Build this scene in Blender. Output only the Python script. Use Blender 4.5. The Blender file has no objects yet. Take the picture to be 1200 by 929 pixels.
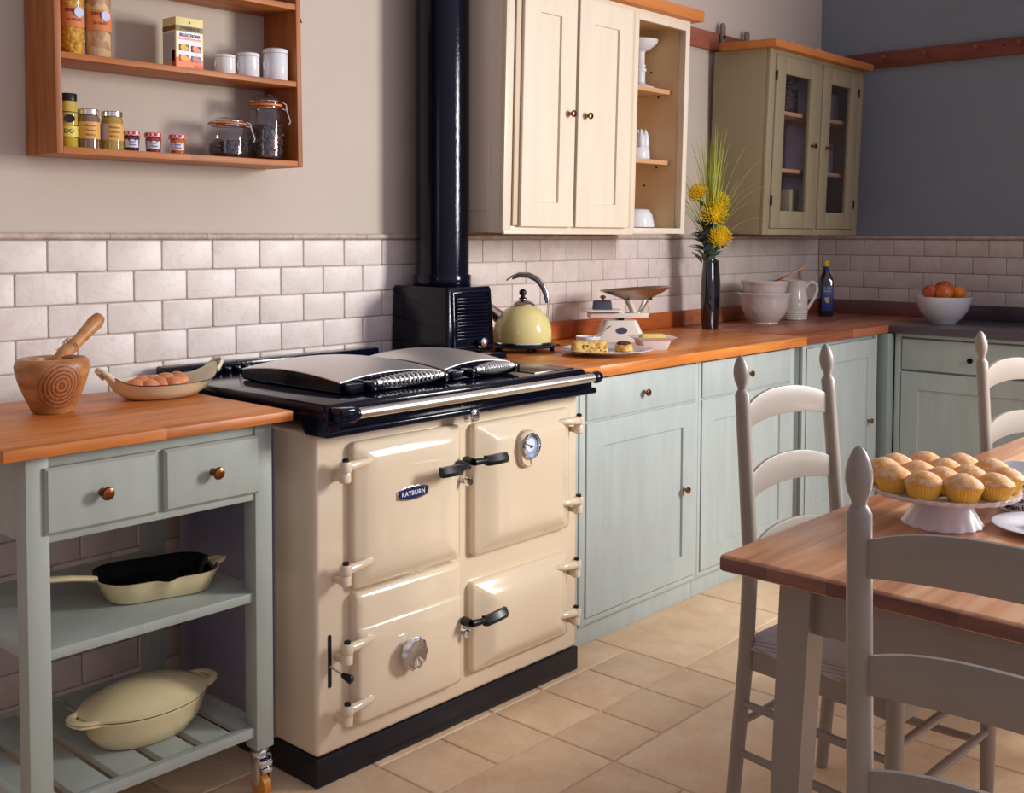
import bpy, bmesh, math, random
from mathutils import Vector, Matrix, Euler
random.seed(7)
SC = bpy.context.scene
COL = SC.collection
PI = math.pi
R = math.radians

# ------------------------------------------------------------------ materials
def lin(c):
    return tuple(((v/255)/12.92 if v/255 <= .04045 else ((v/255+.055)/1.055)**2.4) for v in c)

def _new(name):
    m = bpy.data.materials.new(name); m.use_nodes = True
    nt = m.node_tree; b = nt.nodes['Principled BSDF']
    return m, nt, b

def N(nt, typ, **kw):
    n = nt.nodes.new(typ)
    for k, v in kw.items():
        if k in n.inputs: n.inputs[k].default_value = v
        else: setattr(n, k, v)
    return n

def mat(name, col, rough=.5, metal=0, var=0, vs=6, bump=0, bs=60, coat=0, spec=.5, stretch=(1,1,1), col2=None, trans=0, ior=1.45, rvar=0, alpha=1, bdist=.004, sheen=0, sss=0):
    m, nt, b = _new(name)
    c = lin(col)
    b.inputs['Roughness'].default_value = rough
    b.inputs['Metallic'].default_value = metal
    b.inputs['Specular IOR Level'].default_value = spec
    b.inputs['Coat Weight'].default_value = coat
    b.inputs['Coat Roughness'].default_value = .05
    b.inputs['Transmission Weight'].default_value = trans
    b.inputs['IOR'].default_value = ior
    b.inputs['Alpha'].default_value = alpha
    if sheen: b.inputs['Sheen Weight'].default_value = sheen
    if sss:
        b.inputs['Subsurface Weight'].default_value = sss; b.inputs['Subsurface Radius'].default_value = (.01,.005,.003); b.inputs['Subsurface Scale'].default_value = .5
    tc = N(nt, 'ShaderNodeTexCoord'); mp = N(nt, 'ShaderNodeMapping'); mp.inputs['Scale'].default_value = stretch
    nt.links.new(tc.outputs['Object'], mp.inputs['Vector'])
    c2 = lin(col2) if col2 else tuple(max(0, v*(1-var)) for v in c)
    c1 = c if col2 else tuple(min(1, v*(1+var*.6)) for v in c)
    if var or col2:
        n = N(nt, 'ShaderNodeTexNoise'); n.inputs['Scale'].default_value = vs; n.inputs['Detail'].default_value = 6; n.inputs['Roughness'].default_value = .6
        nt.links.new(mp.outputs[0], n.inputs['Vector'])
        mr = N(nt, 'ShaderNodeMapRange'); mr.inputs['From Min'].default_value = .32; mr.inputs['From Max'].default_value = .68
        nt.links.new(n.outputs['Fac'], mr.inputs['Value'])
        mx = N(nt, 'ShaderNodeMix'); mx.data_type = 'RGBA'
        mx.inputs[6].default_value = (*c1, 1); mx.inputs[7].default_value = (*c2, 1)
        nt.links.new(mr.outputs[0], mx.inputs[0]); nt.links.new(mx.outputs[2], b.inputs['Base Color'])
    else:
        b.inputs['Base Color'].default_value = (*c, 1)
    if bump:
        n = N(nt, 'ShaderNodeTexNoise'); n.inputs['Scale'].default_value = bs; n.inputs['Detail'].default_value = 3
        nt.links.new(mp.outputs[0], n.inputs['Vector'])
        bp = N(nt, 'ShaderNodeBump'); bp.inputs['Strength'].default_value = bump; bp.inputs['Distance'].default_value = bdist
        nt.links.new(n.outputs['Fac'], bp.inputs['Height']); nt.links.new(bp.outputs[0], b.inputs['Normal'])
    return m

def wood(name, cols, axis=0, stave=.045, length=.6, rough=.4, grain=1.0, stave_axis=1, svar=.42, coat=0):
    """planked timber: staves along `axis`, stacked along `stave_axis`"""
    m, nt, b = _new(name)
    b.inputs['Roughness'].default_value = rough; b.inputs['Coat Weight'].default_value = coat; b.inputs['Coat Roughness'].default_value = .2
    tc = N(nt, 'ShaderNodeTexCoord'); sp = N(nt, 'ShaderNodeSeparateXYZ'); cb = N(nt, 'ShaderNodeCombineXYZ')
    nt.links.new(tc.outputs['Object'], sp.inputs[0])
    third = 3-axis-stave_axis
    nt.links.new(sp.outputs[axis], cb.inputs[0]); nt.links.new(sp.outputs[stave_axis], cb.inputs[1]); nt.links.new(sp.outputs[third], cb.inputs[2])
    br = N(nt, 'ShaderNodeTexBrick'); br.offset = .37
    br.inputs['Color1'].default_value = (0,0,0,1); br.inputs['Color2'].default_value = (1,1,1,1); br.inputs['Mortar'].default_value = (.5,.5,.5,1)
    br.inputs['Scale'].default_value = 1; br.inputs['Mortar Size'].default_value = 0.0; br.inputs['Brick Width'].default_value = length; br.inputs['Row Height'].default_value = stave
    nt.links.new(cb.outputs[0], br.inputs['Vector'])
    mp = N(nt, 'ShaderNodeMapping'); mp.inputs['Scale'].default_value = (3.2, 34, 34)
    nt.links.new(cb.outputs[0], mp.inputs['Vector'])
    add = N(nt, 'ShaderNodeVectorMath', operation='ADD'); sc = N(nt, 'ShaderNodeVectorMath', operation='SCALE'); sc.inputs['Scale'].default_value = 9
    nt.links.new(br.outputs['Color'], sc.inputs[0]); nt.links.new(mp.outputs[0], add.inputs[0]); nt.links.new(sc.outputs[0], add.inputs[1])
    n = N(nt, 'ShaderNodeTexNoise'); n.inputs['Scale'].default_value = 1; n.inputs['Detail'].default_value = 8; n.inputs['Distortion'].default_value = .6
    nt.links.new(add.outputs[0], n.inputs['Vector'])
    rp = N(nt, 'ShaderNodeValToRGB')
    e = rp.color_ramp.elements; e[0].position = .25; e[1].position = .75
    e[0].color = (*lin(cols[0]),1); e[1].color = (*lin(cols[-1]),1)
    if len(cols) > 2:
        k = rp.color_ramp.elements.new(.5); k.color = (*lin(cols[1]),1)
    # factor = grain*0.6 + stave*0.4
    mm = N(nt, 'ShaderNodeMath', operation='MULTIPLY_ADD'); mm.inputs[1].default_value = svar
    m2 = N(nt, 'ShaderNodeMath', operation='MULTIPLY'); m2.inputs[1].default_value = (1.04-svar)*grain
    nt.links.new(n.outputs['Fac'], m2.inputs[0]); nt.links.new(br.outputs['Color'], mm.inputs[0]); nt.links.new(m2.outputs[0], mm.inputs[2])
    nt.links.new(mm.outputs[0], rp.inputs[0]); nt.links.new(rp.outputs[0], b.inputs['Base Color'])
    bp = N(nt, 'ShaderNodeBump'); bp.inputs['Strength'].default_value = .12; bp.inputs['Distance'].default_value = .002
    nt.links.new(n.outputs['Fac'], bp.inputs['Height']); nt.links.new(bp.outputs[0], b.inputs['Normal'])
    return m

def stone(name, cA, cB, cV, rough=.55, scale=9, bump=.3, tint=.25, vein=.55):
    m, nt, b = _new(name)
    b.inputs['Roughness'].default_value = rough
    tc = N(nt, 'ShaderNodeTexCoord')
    at = N(nt, 'ShaderNodeAttribute'); at.attribute_name = 'tone'
    ad = N(nt, 'ShaderNodeVectorMath', operation='ADD'); sc = N(nt, 'ShaderNodeVectorMath', operation='SCALE'); sc.inputs['Scale'].default_value = 13
    nt.links.new(at.outputs['Color'], sc.inputs[0]); nt.links.new(tc.outputs['Object'], ad.inputs[0]); nt.links.new(sc.outputs[0], ad.inputs[1])
    n = N(nt, 'ShaderNodeTexNoise'); n.inputs['Scale'].default_value = scale; n.inputs['Detail'].default_value = 9; n.inputs['Roughness'].default_value = .65
    nt.links.new(ad.outputs[0], n.inputs['Vector'])
    r1 = N(nt, 'ShaderNodeMapRange'); r1.inputs['From Min'].default_value = .35; r1.inputs['From Max'].default_value = .65
    nt.links.new(n.outputs['Fac'], r1.inputs['Value'])
    mx = N(nt, 'ShaderNodeMix'); mx.data_type = 'RGBA'; mx.inputs[6].default_value = (*lin(cA),1); mx.inputs[7].default_value = (*lin(cB),1)
    nt.links.new(r1.outputs[0], mx.inputs[0])
    v = N(nt, 'ShaderNodeTexNoise'); v.inputs['Scale'].default_value = scale*1.3; v.inputs['Detail'].default_value = 5; v.inputs['Distortion'].default_value = 1.5
    nt.links.new(ad.outputs[0], v.inputs['Vector'])
    s = N(nt, 'ShaderNodeMath', operation='SUBTRACT'); s.inputs[1].default_value = .5
    a = N(nt, 'ShaderNodeMath', operation='ABSOLUTE'); r2 = N(nt, 'ShaderNodeMapRange'); r2.inputs['From Min'].default_value = 0; r2.inputs['From Max'].default_value = .022; r2.inputs['To Min'].default_value = vein; r2.inputs['To Max'].default_value = 0
    nt.links.new(v.outputs['Fac'], s.inputs[0]); nt.links.new(s.outputs[0], a.inputs[0]); nt.links.new(a.outputs[0], r2.inputs['Value'])
    m2 = N(nt, 'ShaderNodeMix'); m2.data_type = 'RGBA'; m2.inputs[7].default_value = (*lin(cV),1)
    nt.links.new(mx.outputs[2], m2.inputs[6]); nt.links.new(r2.outputs[0], m2.inputs[0])
    # per tile brightness
    hs = N(nt, 'ShaderNodeHueSaturation')
    mr = N(nt, 'ShaderNodeMapRange'); mr.inputs['To Min'].default_value = 1-tint; mr.inputs['To Max'].default_value = 1+tint*.5
    nt.links.new(at.outputs['Fac'], mr.inputs['Value']); nt.links.new(mr.outputs[0], hs.inputs['Value']); nt.links.new(m2.outputs[2], hs.inputs['Color'])
    nt.links.new(hs.outputs[0], b.inputs['Base Color'])
    n3 = N(nt, 'ShaderNodeTexNoise'); n3.inputs['Scale'].default_value = 70; n3.inputs['Detail'].default_value = 5
    nt.links.new(ad.outputs[0], n3.inputs['Vector'])
    bp = N(nt, 'ShaderNodeBump'); bp.inputs['Strength'].default_value = bump; bp.inputs['Distance'].default_value = .003
    nt.links.new(n3.outputs['Fac'], bp.inputs['Height']); nt.links.new(bp.outputs[0], b.inputs['Normal'])
    return m

def rush(name, c1, c2):
    m, nt, b = _new(name); b.inputs['Roughness'].default_value = .75
    tc = N(nt, 'ShaderNodeTexCoord'); sp = N(nt, 'ShaderNodeSeparateXYZ'); nt.links.new(tc.outputs['Object'], sp.inputs[0])
    ax = N(nt, 'ShaderNodeMath', operation='ABSOLUTE'); ay = N(nt, 'ShaderNodeMath', operation='ABSOLUTE')
    oy = N(nt, 'ShaderNodeMath', operation='ADD'); oy.inputs[1].default_value = 0.0
    nt.links.new(sp.outputs[0], ax.inputs[0]); nt.links.new(sp.outputs[1], oy.inputs[0]); nt.links.new(oy.outputs[0], ay.inputs[0])
    mul = N(nt, 'ShaderNodeMath', operation='MULTIPLY'); mul.inputs[1].default_value = 1.2; nt.links.new(ay.outputs[0], mul.inputs[0])
    mxm = N(nt, 'ShaderNodeMath', operation='MAXIMUM'); nt.links.new(ax.outputs[0], mxm.inputs[0]); nt.links.new(mul.outputs[0], mxm.inputs[1])
    m1 = N(nt, 'ShaderNodeMath', operation='MULTIPLY'); m1.inputs[1].default_value = 2*PI/.0058; nt.links.new(mxm.outputs[0], m1.inputs[0])
    sn = N(nt, 'ShaderNodeMath', operation='SINE'); nt.links.new(m1.outputs[0], sn.inputs[0])
    r = N(nt, 'ShaderNodeMapRange'); r.inputs['From Min'].default_value = -1; nt.links.new(sn.outputs[0], r.inputs['Value'])
    mx = N(nt, 'ShaderNodeMix'); mx.data_type = 'RGBA'; mx.inputs[6].default_value = (*lin(c2),1); mx.inputs[7].default_value = (*lin(c1),1)
    nt.links.new(r.outputs[0], mx.inputs[0]); nt.links.new(mx.outputs[2], b.inputs['Base Color'])
    bp = N(nt, 'ShaderNodeBump'); bp.inputs['Strength'].default_value = .6; bp.inputs['Distance'].default_value = .002
    nt.links.new(r.outputs[0], bp.inputs['Height']); nt.links.new(bp.outputs[0], b.inputs['Normal'])
    return m

def speckle(name, c1, c2, c3, scale=60, rough=.6):
    """lumpy multi-coloured food"""
    m, nt, b = _new(name); b.inputs['Roughness'].default_value = rough
    tc = N(nt, 'ShaderNodeTexCoord'); v = N(nt, 'ShaderNodeTexVoronoi'); v.inputs['Scale'].default_value = scale
    nt.links.new(tc.outputs['Object'], v.inputs['Vector'])
    rp = N(nt, 'ShaderNodeValToRGB'); e = rp.color_ramp.elements
    e[0].color = (*lin(c1),1); e[1].color = (*lin(c3),1); k = e.new(.5); k.color = (*lin(c2),1)
    s = N(nt, 'ShaderNodeSeparateColor'); nt.links.new(v.outputs['Color'], s.inputs[0]); nt.links.new(s.outputs[0], rp.inputs[0])
    nt.links.new(rp.outputs[0], b.inputs['Base Color'])
    bp = N(nt, 'ShaderNodeBump'); bp.inputs['Strength'].default_value = .8; bp.inputs['Distance'].default_value = .003; bp.invert = True
    nt.links.new(v.outputs['Distance'], bp.inputs['Height']); nt.links.new(bp.outputs[0], b.inputs['Normal'])
    return m

M = {}
M['wall'] = mat('wall_paint', (200,187,172), .85, var=.03, vs=2, bump=.08, bs=90)
M['wallblue'] = mat('blue_grey_paint', (140,150,160), .85, var=.05, vs=2, bump=.08, bs=90)
M['grout'] = mat('grout', (196,180,166), .9, var=.12, vs=20, bump=.3, bs=150)
M['tile'] = stone('tumbled_marble', (232,221,214), (217,203,194), (194,176,162), rough=.42, scale=9, bump=.2, tint=.06, vein=.3)
M['trimtile'] = stone('marble_trim', (216,200,186), (186,166,150), (150,130,114), rough=.5, scale=22, bump=.4, tint=.12, vein=.5)
M['floor'] = stone('limestone_floor', (238,209,172), (222,186,146), (190,144,104), rough=.5, scale=7, bump=.3, tint=.10, vein=.14)
M['fgrout'] = mat('floor_grout', (214,192,166), .9, var=.15, vs=30)
M['sage'] = mat('sage_paint', (181,191,187), .45, var=.08, vs=7, stretch=(3,3,.5), bump=.05, bs=60)
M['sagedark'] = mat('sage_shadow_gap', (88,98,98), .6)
M['trolley'] = mat('grey_green_paint', (160,167,157), .45, var=.07, vs=7, stretch=(3,3,.5), bump=.05, bs=60)
M['cream'] = mat('cream_paint', (224,210,188), .4, var=.05, vs=5, stretch=(4,4,.4), bump=.04, bs=50)
M['creamin'] = mat('cream_inside', (220,190,146), .55, var=.05, vs=5)
M['olive'] = mat('olive_cream_paint', (156,143,114), .5, var=.06, vs=6, stretch=(4,4,.5))
M['olivein'] = mat('dark_inside', (158,140,150), .7)
M['enamel'] = mat('cream_enamel', (228,209,180), .13, coat=.6, bump=.03, bs=25)
M['black'] = mat('black_enamel', (8,11,28), .12, ior=1.34, bump=.14, bs=110, bdist=.002)
M['flueblack'] = mat('black_flue_enamel', (6,9,26), .1, ior=1.34, bump=.3, bs=150, bdist=.0015)
M['plinth'] = mat('black_plinth', (16,18,28), .35, bump=.05)
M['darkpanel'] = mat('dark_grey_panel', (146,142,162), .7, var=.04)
M['steel'] = mat('brushed_steel', (215,208,198), .25, metal=1, bump=.03, bs=60, stretch=(.3,8,8))
M['lid'] = mat('polished_lid', (238,236,236), .42, metal=1, bump=.02, bs=20)
M['lidplate'] = mat('hob_steel_plate', (120,112,104), .25, metal=1)
M['chrome'] = mat('chrome', (220,222,228), .07, metal=1)
M['brass'] = mat('antique_brass', (158,112,70), .22, metal=1)
M['copper'] = mat('copper_knob', (140,90,58), .24, metal=1)
M['darkmetal'] = mat('dark_metal', (40,34,34), .35, metal=1)
M['wtop'] = wood('orange_worktop', [(158,84,32),(206,120,50),(230,150,74)], rough=.32, coat=.1, svar=.16, length=2.4)
M['wtop2'] = wood('red_worktop', [(126,72,48),(160,92,62),(184,112,78)], rough=.32, coat=.1)
M['trolwood'] = wood('trolley_top_wood', [(150,80,32),(200,118,50),(222,142,70)], rough=.45, svar=.16, length=2.4)
M['slate'] = mat('dark_worktop', (84,74,84), .28, var=.1, vs=5, coat=.1)
M['upwood'] = wood('upstand_wood', [(150,74,34),(196,106,50),(214,128,68)], stave=.2, rough=.3)
M['shelfwood'] = wood('shelf_wood', [(146,80,30),(180,106,44),(202,128,58)], stave=.3, length=3, rough=.5, svar=.1)
M['shelfwoodv'] = wood('shelf_side_wood', [(130,72,26),(166,96,40),(188,116,52)], axis=2, stave_axis=1, stave=.4, length=3, rough=.5, svar=.1)
M['rail'] = wood('peg_rail_wood', [(128,66,46),(150,84,60),(168,98,70)], stave=.3, length=3, rough=.5)
M['raily'] = wood('peg_rail_wood_y', [(118,60,46),(140,76,60),(156,90,70)], axis=1, stave_axis=2, stave=.3, length=3, rough=.5)
M['cornice'] = wood('cornice_wood', [(150,82,34),(182,106,46),(200,124,60)], stave=.2, length=2, rough=.5)
M['table'] = wood('table_wood', [(158,96,64),(212,152,106),(242,198,154)], stave=.11, length=.95, rough=.3, coat=.2)
M['endgrain'] = wood('table_end_grain', [(98,62,56),(130,84,70),(156,106,84)], axis=1, stave_axis=2, stave=.2, length=.11, rough=.4)
M['paleply'] = wood('pale_shelf', [(200,150,104),(222,176,130)], stave=.3, length=2, rough=.5)
M['taupe'] = mat('taupe_chair_paint', (154,145,135), .4, var=.05, vs=6, coat=.1)
M['rush'] = rush('woven_seat', (196,186,184), (158,148,148))
M['white'] = mat('white_ceramic', (226,226,230), .15, coat=.5)
M['creamware'] = mat('cream_ceramic', (212,204,194), .2, coat=.4, bump=.1, bs=60)
M['lemon'] = mat('lemon_enamel', (226,212,142), .12, coat=.6)
M['castcream'] = mat('cream_cast_enamel', (230,213,164), .16, coat=.6)
M['dishcream'] = mat('dish_cream_enamel', (228,216,178), .18, coat=.5)
M['blackgloss'] = mat('black_interior', (8,9,18), .12, coat=.6)
def thin_glass(name, tint, refl=1.0):
    m, nt, b = _new(name); out = nt.nodes['Material Output']; nt.nodes.remove(b)
    tr = N(nt, 'ShaderNodeBsdfTransparent'); tr.inputs[0].default_value = (*lin(tint), 1)
    gl = N(nt, 'ShaderNodeBsdfGlossy'); gl.inputs['Roughness'].default_value = .03
    ge = N(nt, 'ShaderNodeNewGeometry'); dt = N(nt, 'ShaderNodeVectorMath', operation='DOT_PRODUCT'); nt.links.new(ge.outputs['Incoming'], dt.inputs[0]); nt.links.new(ge.outputs['Normal'], dt.inputs[1])
    ab = N(nt, 'ShaderNodeMath', operation='ABSOLUTE'); nt.links.new(dt.outputs['Value'], ab.inputs[0])
    sb = N(nt, 'ShaderNodeMath', operation='SUBTRACT'); sb.inputs[0].default_value = 1; nt.links.new(ab.outputs[0], sb.inputs[1])
    pw = N(nt, 'ShaderNodeMath', operation='POWER'); pw.inputs[1].default_value = 5; nt.links.new(sb.outputs[0], pw.inputs[0])
    mu = N(nt, 'ShaderNodeMath', operation='MULTIPLY_ADD'); mu.inputs[1].default_value = .9*refl; mu.inputs[2].default_value = .045*refl; nt.links.new(pw.outputs[0], mu.inputs[0])
    mx = N(nt, 'ShaderNodeMixShader'); nt.links.new(mu.outputs[0], mx.inputs[0]); nt.links.new(tr.outputs[0], mx.inputs[1]); nt.links.new(gl.outputs[0], mx.inputs[2]); nt.links.new(mx.outputs[0], out.inputs['Surface'])
    return m
M['pane'] = thin_glass('cabinet_glass', (250,250,252))
M['vase'] = mat('black_glass', (4,5,12), .05, coat=1)
M['rubber'] = mat('orange_seal', (226,120,40), .5)
M['blackplastic'] = mat('black_plastic', (14,15,22), .35)
M['greyrubber'] = mat('grey_grip', (84,88,104), .5)
M['eggs'] = mat('brown_egg', (212,134,88), .45, var=.12, vs=40, sss=.1)
M['castgrey'] = mat('cast_iron', (60,66,84), .5, bump=.2)
M['scalecream'] = mat('scale_enamel', (226,218,204), .25, coat=.3)
M['tissue'] = mat('stand_porcelain', (226,220,228), .2, coat=.4)

def flat(name, col, rough=.5, metal=0): 
    if name not in M: M[name] = mat(name, col, rough, metal)
    return M[name]

# ------------------------------------------------------------------ geometry
class B:
    def __init__(s): s.bm = bmesh.new()
    def box(s, x0, x1, y0, y1, z0, z1, bev=.002, seg=2):
        t = bmesh.new()
        bmesh.ops.create_cube(t, size=1)
        for v in t.verts: v.co = ((x0+x1)/2+v.co.x*(x1-x0), (y0+y1)/2+v.co.y*(y1-y0), (z0+z1)/2+v.co.z*(z1-z0))
        if bev: bmesh.ops.bevel(t, geom=t.edges[:], offset=min(bev, abs(x1-x0)*.45, abs(y1-y0)*.45, abs(z1-z0)*.45), segments=seg, profile=.5, affect='EDGES')
        s.merge(t); return s
    def merge(s, t, mtx=None):
        me = bpy.data.meshes.new('tmp'); t.to_mesh(me); t.free()
        if mtx is not None: me.transform(mtx)
        s.bm.from_mesh(me); bpy.data.meshes.remove(me); return s
    def loft(s, loops, cap0=True, cap1=True, closed=True):
        vs = [[s.bm.verts.new(p) for p in lp] for lp in loops]
        n = len(vs[0])
        for a, b in zip(vs, vs[1:]):
            for i in range(n if closed else n-1):
                j = (i+1) % n
                try: s.bm.faces.new((a[i], a[j], b[j], b[i]))
                except ValueError: pass
        if cap0 and n > 2: s.bm.faces.new(list(reversed(vs[0])))
        if cap1 and n > 2: s.bm.faces.new(vs[-1])
        return s
    def lathe(s, prof, c=(0,0,0), seg=40, axis='z', sx=1, sy=1, cap=True, fn=None):
        loops = []
        for r, z in prof:
            lp = []
            for i in range(seg):
                a = 2*PI*i/seg
                rr = max(r, 1e-5)
                if fn: rr = fn(a, r, z)
                p = Vector((rr*math.cos(a)*sx, rr*math.sin(a)*sy, z))
                if axis == 'x': p = Vector((p.z, p.x, p.y))
                if axis == 'y': p = Vector((p.x, -p.z, p.y))   # profile height goes towards -y
                lp.append(p+Vector(c))
            loops.append(lp)
        return s.loft(loops, cap, cap)
    def tube(s, pts, r, seg=14, cap=True, up=None):
        pts = [Vector(p) for p in pts]
        rs = r if isinstance(r, (list, tuple)) else [r]*len(pts)
        loops = []; nrm = None
        for i, p in enumerate(pts):
            t = (pts[min(i+1, len(pts)-1)]-pts[max(i-1, 0)]).normalized()
            if nrm is None:
                nrm = Vector((0,0,1)).cross(t)
                if nrm.length < 1e-3: nrm = Vector((1,0,0))
                nrm.normalize()
            nrm = (nrm-t*nrm.dot(t)).normalized(); bn = t.cross(nrm)
            rr = rs[i]; a_, b_ = rr if isinstance(rr, tuple) else (rr, rr)
            loops.append([p+nrm*math.cos(2*PI*k/seg)*a_+bn*math.sin(2*PI*k/seg)*b_ for k in range(seg)])
        return s.loft(loops, cap, cap)
    def prism(s, poly, d0, d1, plane='xz', bev=0):
        """extrude 2d polygon"""
        t = bmesh.new()
        def P(u, v, w): return {'xz': (u, w, v), 'xy': (u, v, w), 'yz': (w, u, v)}[plane]
        a = [t.verts.new(P(u, v, d0)) for u, v in poly]; b = [t.verts.new(P(u, v, d1)) for u, v in poly]
        n = len(poly)
        t.faces.new(a); t.faces.new(list(reversed(b)))
        for i in range(n): t.faces.new((a[i], b[i], b[(i+1) % n], a[(i+1) % n]))
        bmesh.ops.recalc_face_normals(t, faces=t.faces[:])
        if bev: bmesh.ops.bevel(t, geom=[e for e in t.edges if e.calc_face_angle(0) > .5], offset=bev, segments=2, profile=.5, affect='EDGES')
        return s.merge(t)
    def sphere(s, c, r, sx=1, sy=1, sz=1, u=24, v=14):
        t = bmesh.new(); bmesh.ops.create_uvsphere(t, u_segments=u, v_segments=v, radius=r)
        return s.merge(t, Matrix.Translation(c) @ Matrix.Diagonal((sx, sy, sz, 1)))
    def mtx(s, m): bmesh.ops.transform(s.bm, matrix=m, verts=s.bm.verts); return s
    def jitter(s, a, f=20):
        from mathutils import noise
        for v in s.bm.verts: v.co += noise.noise_vector(v.co*f)*a
        return s

OFF = {}
def thing(name, label, cat, loc=(0,0,0), group=None):
    o = bpy.data.objects.new(name, None); o.empty_display_size = .05; COL.objects.link(o)
    o.location = loc; o['label'] = label; o['category'] = cat
    if group: o['group'] = group
    OFF[o.name] = Vector(loc); return o
def root_off(p):
    while p.parent: p = p.parent
    return OFF.get(p.name, Vector((0,0,0)))
def obj(name, b, m, parent=None, label=None, smooth=True, ang=38):
    bm = b.bm
    bmesh.ops.recalc_face_normals(bm, faces=bm.faces[:])
    if parent is not None:
        bmesh.ops.translate(bm, vec=-root_off(parent), verts=bm.verts)
    me = bpy.data.meshes.new(name); bm.to_mesh(me); bm.free()
    me.materials.append(m)
    if smooth:
        for p in me.polygons: p.use_smooth = True
        me.set_sharp_from_angle(angle=R(ang))
    o = bpy.data.objects.new(name, me); COL.objects.link(o)
    if parent is not None: o.parent = parent
    if label: o['label'] = label
    return o
def single(name, b, m, label, cat, group=None, loc=None, smooth=True, ang=38):
    """a thing that is one mesh; origin moved to its base"""
    if loc is not None: b.mtx(Matrix.Translation(-Vector(loc)))
    o = obj(name, b, m, None, label, smooth, ang); o['category'] = cat
    if loc is not None: o.location = loc
    OFF[o.name] = Vector(loc or (0,0,0))
    if group: o['group'] = group
    return o
def struct(name, b, m, smooth=True, parent=None):
    o = obj(name, b, m, parent, smooth=smooth); o['kind'] = 'structure'; return o
def copy_tree(o, parent=None):
    c = o.copy(); COL.objects.link(c); c.parent = parent
    for ch in list(o.children): copy_tree(ch, c)
    OFF[c.name] = OFF.get(o.name, Vector((0,0,0)))
    return c
def tone(o, vals_per_face):
    me = o.data; a = me.color_attributes.new('tone', 'FLOAT_COLOR', 'CORNER')
    for p in me.polygons:
        for li in p.loop_indices: a.data[li].color = vals_per_face(p)
def rrect(x0, x1, y0, y1, r, n=5):
    out = []
    for cx, cy, a0 in ((x1-r, y0+r, -90), (x1-r, y1-r, 0), (x0+r, y1-r, 90), (x0+r, y0+r, 180)):
        for k in range(n+1):
            a = R(a0+90*k/n); out.append((cx+r*math.cos(a), cy+r*math.sin(a)))
    return out
def text(s, size, mtx, ext=.0004, spacing=1.0, bold=False):
    cu = bpy.data.curves.new('t', 'FONT'); cu.body = s; cu.size = size; cu.extrude = ext; cu.align_x = 'CENTER'; cu.align_y = 'CENTER'; cu.space_character = spacing
    cu.resolution_u = 3
    if bold: cu.offset = size*.02
    ob = bpy.data.objects.new('t', cu); COL.objects.link(ob)
    dg = bpy.context.evaluated_depsgraph_get(); me = bpy.data.meshes.new_from_object(ob.evaluated_get(dg))
    bpy.data.objects.remove(ob); bpy.data.curves.remove(cu)
    if mtx is not None: me.transform(mtx)
    return me
def FRONT(x, y, z):   # text facing -y
    return Matrix.Translation((x, y, z)) @ Matrix.Rotation(R(90), 4, 'X')
def add_text(b, s, size, mtx, **k):
    me = text(s, size, mtx, **k); b.bm.from_mesh(me); bpy.data.meshes.remove(me); return b
def wrap_text(b, s, size, c, r, z, a0, **k):
    me = text(s, size, None, **k)
    for v in me.vertices:
        a = a0+v.co.x/r; rr = r+v.co.z
        v.co = Vector((c[0]+rr*math.cos(a), c[1]+rr*math.sin(a), z+v.co.y))
    b.bm.from_mesh(me); bpy.data.meshes.remove(me); return b
def band(b, c, r, z0, z1, a0=0, a1=2*PI, seg=40, t=.0006):
    n = seg; L = []
    for k in range(n+1):
        a = a0+(a1-a0)*k/n; L.append((math.cos(a), math.sin(a)))
    loops = [[(c[0]+r*x, c[1]+r*y, z) for x, y in L] for z in (z0, z1)]
    loops2 = [[(c[0]+(r+t)*x, c[1]+(r+t)*y, z) for x, y in L] for z in (z1, z0)]
    b.loft(loops+loops2+[loops[0]], False, False, closed=False); return b

# ------------------------------------------------------------------ constants of the room
W = 2.87; XR = 5.70
CT = .925      # worktop height
TT = .93       # trolley top
TB = .78       # table top

# ------------------------------------------------------------------ setting
def tiles(name, m, rows, x0, x1, z_top, h, w, first_off, axis, zmin_fn=None, plane=W):
    b = B(); groutw = .003; vals = []
    for r in range(rows):
        zt = z_top-r*h; zb = zt-h
        off = first_off if r % 2 == 0 else first_off-w/2-.004
        x = off
        while x > x0: x -= w
        while x < x1:
            a = max(x, x0); e = min(x+w, x1)
            if e-a > .012 and not (zmin_fn and zmin_fn(a, e, zb)):
                n0 = len(b.bm.faces); p = (a+groutw/2, e-groutw/2, zb+groutw/2, zt-groutw/2)
                d = random.uniform(0, .0012)
                lo = rrect(p[0], p[1], p[2], p[3], .005, 3)
                def P(u, v, wd): return (u, plane-wd, v) if axis == 'x' else (plane-wd, u, v)
                k = .0025
                def sh(s): 
                    cx, cy = (p[0]+p[1])/2, (p[2]+p[3])/2
                    return [(cx+(u-cx)*(1-2*s/(p[1]-p[0])), cy+(v-cy)*(1-2*s/(p[3]-p[2]))) for u, v in lo]
                b.loft([[P(u, v, 0) for u, v in lo], [P(u, v, .004+d) for u, v in lo], [P(u, v, .0055+d) for u, v in sh(.0012)], [P(u, v, .006+d) for u, v in sh(.003)]], False, True)
                c = (random.random(), random.random(), random.random(), 1)
                vals += [c]*(len(b.bm.faces)-n0)
            x += w
    return b, vals
def tiled(name, args, m):
    b, vals = args; bm = b.bm
    bm.normal_update()
    me = bpy.data.meshes.new(name); bm.to_mesh(me); bm.free(); me.materials.append(m)
    a = me.color_attributes.new('tone', 'FLOAT_COLOR', 'CORNER')
    for p in me.polygons:
        p.use_smooth = True
        for li in p.loop_indices: a.data[li].color = vals[p.index]
    me.set_sharp_from_angle(angle=R(50))
    o = bpy.data.objects.new(name, me); COL.objects.link(o); o['kind'] = 'structure'; return o

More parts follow.
